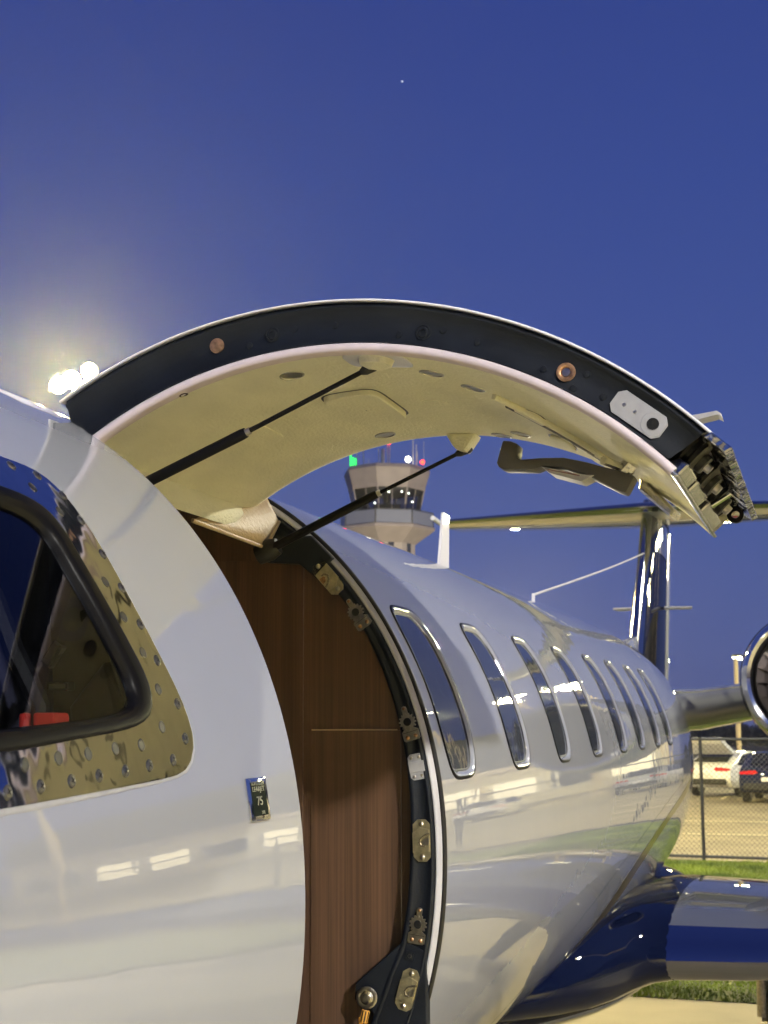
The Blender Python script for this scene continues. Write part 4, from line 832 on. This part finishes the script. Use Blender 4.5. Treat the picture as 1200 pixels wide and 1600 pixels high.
# ---------------------------------------------------------------- wings, fairing, tail, engines
fa = Skin()
def fsec(y):
    t = min(1, max(0, (y-5.25)/1.35)); t2 = min(1, max(0, (10.2-y)/1.8)); u = math.sin(t*PI/2)**.8*math.sin(t2*PI/2)**.8
    return .42+.42*u, -1.10+.06*u, .05+.185*u
V = []; NF = 64; YF = [5.26+.08*i for i in range(62)]
for y in YF:
    wd, zc, h = fsec(y)
    for k in range(NF):
        a = 2*PI*k/NF; V.append(Vector((CX+wd*spw(math.cos(a), 2/2.7), y, zc+h*spw(math.sin(a), 2/2.7)))-OFF)
F = [(i*NF+k, i*NF+(k+1) % NF, (i+1)*NF+(k+1) % NF, (i+1)*NF+k) for i in range(len(YF)-1) for k in range(NF)]
mi = [1 if (197 < 360*k/NF < 343) else 0 for i in range(len(YF)-1) for k in range(NF)]
part('wing_fairing', mesh('wing_fairing', V, F, [M['blue'], M['white']], True, mi))
def foil(n=20, th=.12):
    up = []
    for i in range(n+1):
        x = (1-math.cos(PI*i/n))/2; t = 5*th*(.2969*math.sqrt(x)-.126*x-.3516*x*x+.2843*x**3-.1036*x**4); up.append((x, t))
    return [(x, t) for x, t in reversed(up)]+[(x, -t*.85) for x, t in up[1:]]
def loft(secs, th, le_frac=.09, vert=False, n=20):
    # secs: (origin LE point, chord); returns (body V,F),(le V,F)
    f = foil(n, th); m = len(f); V = []
    for s_ in secs:
        p, c = Vector(s_[0]), s_[1]
        tc = s_[2] if len(s_) > 2 else c
        for x, t in f: V.append(p+(Vector((t*tc, x*c, 0)) if vert else Vector((0, x*c, t*tc))))
    A, B_ = [], []
    for i in range(len(secs)-1):
        for j in range(m-1):
            q = (i*m+j, i*m+j+1, (i+1)*m+j+1, (i+1)*m+j)
            (B_ if (f[j][0]+f[j+1][0])/2 < le_frac else A).append(q)
        A.append((i*m+m-1, i*m, (i+1)*m, (i+1)*m+m-1))
    A.append(tuple(range((len(secs)-1)*m, len(secs)*m)))
    return [v-OFF for v in V], A, B_
def split_me(name, V, F, mat):
    me = mesh(name, V, F, mat); bm = bmesh.new(); bm.from_mesh(me)
    bmesh.ops.delete(bm, geom=[v for v in bm.verts if not v.link_faces], context='VERTS'); bmesh.ops.recalc_face_normals(bm, faces=bm.faces)
    for e in bm.edges:
        if len(e.link_faces) == 2 and e.calc_face_angle(0) > R_(40): e.smooth = False
    bm.to_mesh(me); bm.free(); return me
for s_ in (1, -1):
    def wp(dx, y, z): return (CX+s_*dx, y, z)
    def rf(dx, y, tc): return (wp(dx, y, -.963), 9.1-y, tc)
    V, A, B_ = loft([rf(.45, 4.95, 3.3), rf(.60, 5.12, 3.3), rf(.70, 5.30, 3.3), rf(.765, 5.52, 3.3), rf(.815, 5.76, 3.25), rf(.87, 5.93, 3.2), rf(.95, 6.0, 3.08)], .125, 0, False, 24); fm_ = split_me('wing_root_fillet', V, A, M['blue']); fm_.materials.append(M['white']); fm_.polygons.foreach_set('material_index', [1 if p.index % 49 >= 28 and p.index % 49 < 48 else 0 for p in fm_.polygons]); part('wing_root_fillet', fm_)
    V, A, B_ = loft([(wp(.945, 5.998, -.9625), 3.085, 3.065), (wp(1.3, 6.05, -.962), 2.9), (wp(2.2, 6.25, -.935), 2.5), (wp(4.5, 6.85, -.835), 1.8), (wp(7.1, 7.6, -.70), 1.05)], .125, .055)
    wg = part('wing', split_me('wing', V, A, M['wing'])); part('leading_edge', split_me('leading_edge', V, B_, M['lemetal']), wg)
# fin with dorsal fillet
V, A, B_ = loft([((CX, 12.2, .15), 2.9), ((CX, 12.62, .70), 2.7), ((CX, 13.39, 1.55), 2.35), ((CX, 13.76, 2.0), 2.2), ((CX, 13.9, 2.14), 2.1)], .085, .07, True)
fin = part('vertical_fin', split_me('vertical_fin', V, A, M['blue'])); part('leading_edge', split_me('leading_edge', V, B_, M['lemetal']), fin)
V, A, B_ = loft([((CX, 14.45, .35), .80), ((CX, 14.7, .9), .80), ((CX, 15.03, 1.6), .80), ((CX, 15.25, 1.98), .80)], .16, 0, True, 8)
part('rudder', split_me('rudder', V, A, M['white']), fin)
V, A, B_ = loft([((CX, 13.60, 1.62), 2.1), ((CX, 13.72, 1.80), 2.05), ((CX, 13.82, 1.97), 2.0)], .100, 0, True, 12)
part('fin_cap_band', split_me('fin_cap_band', V, A, M['white']), fin)
for s_ in (1, -1):
    b = MB(); b.box((CX+s_*.24, 14.2, 1.09), (.27, .18, .02), 0, Matrix.Rotation(.15*s_, 3, 'Z')); part('navigation_antenna', b.me('navigation_antenna', M['whiteseal'], False, .004, OFF), fin)
V, A, B_ = loft([((CX, 9.4, .30), 4.0), ((CX, 10.4, .50), 3.0), ((CX, 11.6, .62), 1.9), ((CX, 12.5, .72), 1.0)], .05, 0, True, 10)
part('dorsal_fin', split_me('dorsal_fin', V, A, M['white']), jet)
secs = [((CX+dx, 13.62+abs(dx)*.27, 2.03+abs(dx)*.012), 1.66-abs(dx)*.36) for dx in (-2.22, -2.16, -1.2, 0, 1.2, 2.16, 2.22)]
secs[0] = (secs[0][0], .5); secs[-1] = (secs[-1][0], .5)
V, A, B_ = loft(secs, .10, .06); hs_ = part('horizontal_stabilizer', split_me('horizontal_stabilizer', V, A, M['white'])); part('leading_edge', split_me('leading_edge', V, B_, M['lemetal']), hs_)
for s_ in (1, -1): b = MB(); b.tube([(CX+s_*2.2, 14.35, 2.05), (CX+s_*2.2, 14.0, 2.07)], .025, 8); part('tip_light', b.me('tip_light', M['trim'], True, 0, OFF), hs_)
# engines and pylons
ED = 1.53
def engine(s_):
    ex, ez, ey = CX+s_*ED, .231, 8.7; o = (ex, ey, ez)
    b = MB(); b.lathe([(.10, .405), (.3, .425), (.8, .44), (1.4, .43), (2.1, .38), (2.6, .31), (2.62, .27), (2.2, .25)], o, (0, 1, 0), 64, 0, False); en = part('engine', b.me('engine', M['blue'], True, 0, OFF))
    b = MB(); b.lathe([(.102, .404), (.05, .398), (.015, .385), (.0, .366), (.008, .345), (.04, .327), (.10, .318)], o, (0, 1, 0), 64, 0, False); part('inlet_lip', b.me('inlet_lip', M['mirror'], True, 0, OFF), en)
    b = MB(); b.lathe([(.10, .318), (.3, .325), (.52, .34), (.54, .02)], o, (0, 1, 0), 48, 0, False); part('inlet_duct', b.me('inlet_duct', M['inside'], True, 0, OFF), en)
    b = MB(); b.lathe([(.26, .002), (.3, .05), (.38, .085), (.46, .105), (.5, .105)], o, (0, 1, 0), 24); part('spinner', b.me('spinner', M['handle'], True, 0, OFF), en)
    fb = MB(); N_ = 5
    for i in range(N_):
        r0, r1 = .10+.046*i, .10+.046*(i+1)
        for (ra, rb) in ((r0, r1),):
            ta, tb_ = .5+.9*(ra-.1)/.23, .5+.9*(rb-.1)/.23; c = .055
            fb.add([(-c*math.sin(ta), -c*math.cos(ta), ra), (c*math.sin(ta), c*math.cos(ta), ra), (c*math.sin(tb_), c*math.cos(tb_), rb), (-c*math.sin(tb_), -c*math.cos(tb_), rb)], [(0, 1, 2, 3)])
    fm = fb.me('fan_blade', M['fanblade'], True)
    for k in range(22): part('fan_blade', fm, en, frame=Matrix.Translation(Vector((ex, ey+.43, ez))-OFF) @ Matrix.Rotation(2*PI*k/22, 4, 'Y'))
    V, A, B_ = loft([((CX+s_*.55, 9.35, .045), 2.2), ((CX+s_*.80, 9.40, .06), 2.1), ((ex-s_*.38, 9.5, .115), 1.9)], .145, .0, False, 24)
    part('pylon', split_me('pylon', V, A, M['pylon']))
M['fanblade'] = pmat('fan_blade_metal', (0.10, 0.085, 0.08), 0.45, 1.0)
engine(1); engine(-1)
# landing gear
def gear(x, y, r, wd):
    b = MB(); b.lathe([(-wd, r*.55), (-wd, r*.85), (-wd*.7, r), (wd*.7, r), (wd, r*.85), (wd, r*.55)], (x, y, -1.88+.078*0+r), (1, 0, 0), 28); g = part('main_wheel', b.me('main_wheel', M['tyre'], True, 0, OFF))
    b = MB(); b.lathe([(-wd*.9, r*.55), (-wd*.5, r*.4), (wd*.5, r*.4), (wd*.9, r*.55)], (x, y, -1.88+r), (1, 0, 0), 20); part('rim', b.me('rim', M['grey'], True, 0, OFF), g)
    b = MB(); b.tube([(x-.12*(1 if x > CX else -1), y, -.9), (x-.12*(1 if x > CX else -1), y, -1.88+r)], .045, 10); b.tube([(x-.14*(1 if x > CX else -1), y, -1.88+r), (x, y, -1.88+r)], .03, 8); part('strut_leg', b.me('strut_leg', M['steel'], True, 0, OFF), g)
gear(-.30, 8.35, .27, .09); gear(2*CX+.30, 8.35, .27, .09); gear(CX, -.6, .2, .07)
# antennas and the wire to the fin
tf = S(4.758, 66.6)
b = MB(); b.prism([tf+Vector((-.004, -.05, -.03)), tf+Vector((-.004, .085, -.03)), tf+Vector((-.004, .10, .185)), tf+Vector((-.004, .02, .188))], (.010, 0, 0)); part('blade_antenna', b.me('blade_antenna', M['trim'], False, .003, OFF))
p0 = S(6.334, 66); p1 = Vector((-1.615, 13.47, 1.56))
b = MB(); b.tube([p0+Vector((0, 0, -.02)), p0+Vector((0, .01, .035))], .008, 8); part('wire_mast', b.me('wire_mast', M['trim'], True, 0, OFF))
b = MB(); b.tube([p0+Vector((0, .01, .03)).lerp(p1-p0, 0) if i == 0 else (p0+Vector((0, .01, .03))).lerp(p1, i/12)-Vector((0, 0, .012*math.sin(PI*i/12))) for i in range(13)], .006, 6); part('antenna_wire', b.me('antenna_wire', M['whiteseal'], True, 0, OFF))

# ---------------------------------------------------------------- thin haze added to give the lamps a lens-like glow
hb = MB(); hb.box((0, 0, 20.5), (3200, 3200, 43)); hz = link('haze', hb.me('haze', bpy.data.materials.new('lamp_glow_haze')), None, kind='stuff', label='thin added haze that makes the lamps glow', category='haze')
hm_ = hz.data.materials[0]; hm_.use_nodes = True; t = hm_.node_tree; t.nodes.clear()
pv = t.nodes.new('ShaderNodeVolumePrincipled'); pv.inputs['Color'].default_value = (.92, .94, 1, 1); pv.inputs['Density'].default_value = 0.00018; pv.inputs['Anisotropy'].default_value = 0.80
o_ = t.nodes.new('ShaderNodeOutputMaterial'); t.links.new(pv.outputs[0], o_.inputs['Volume'])
scn.cycles.volume_bounces = 0
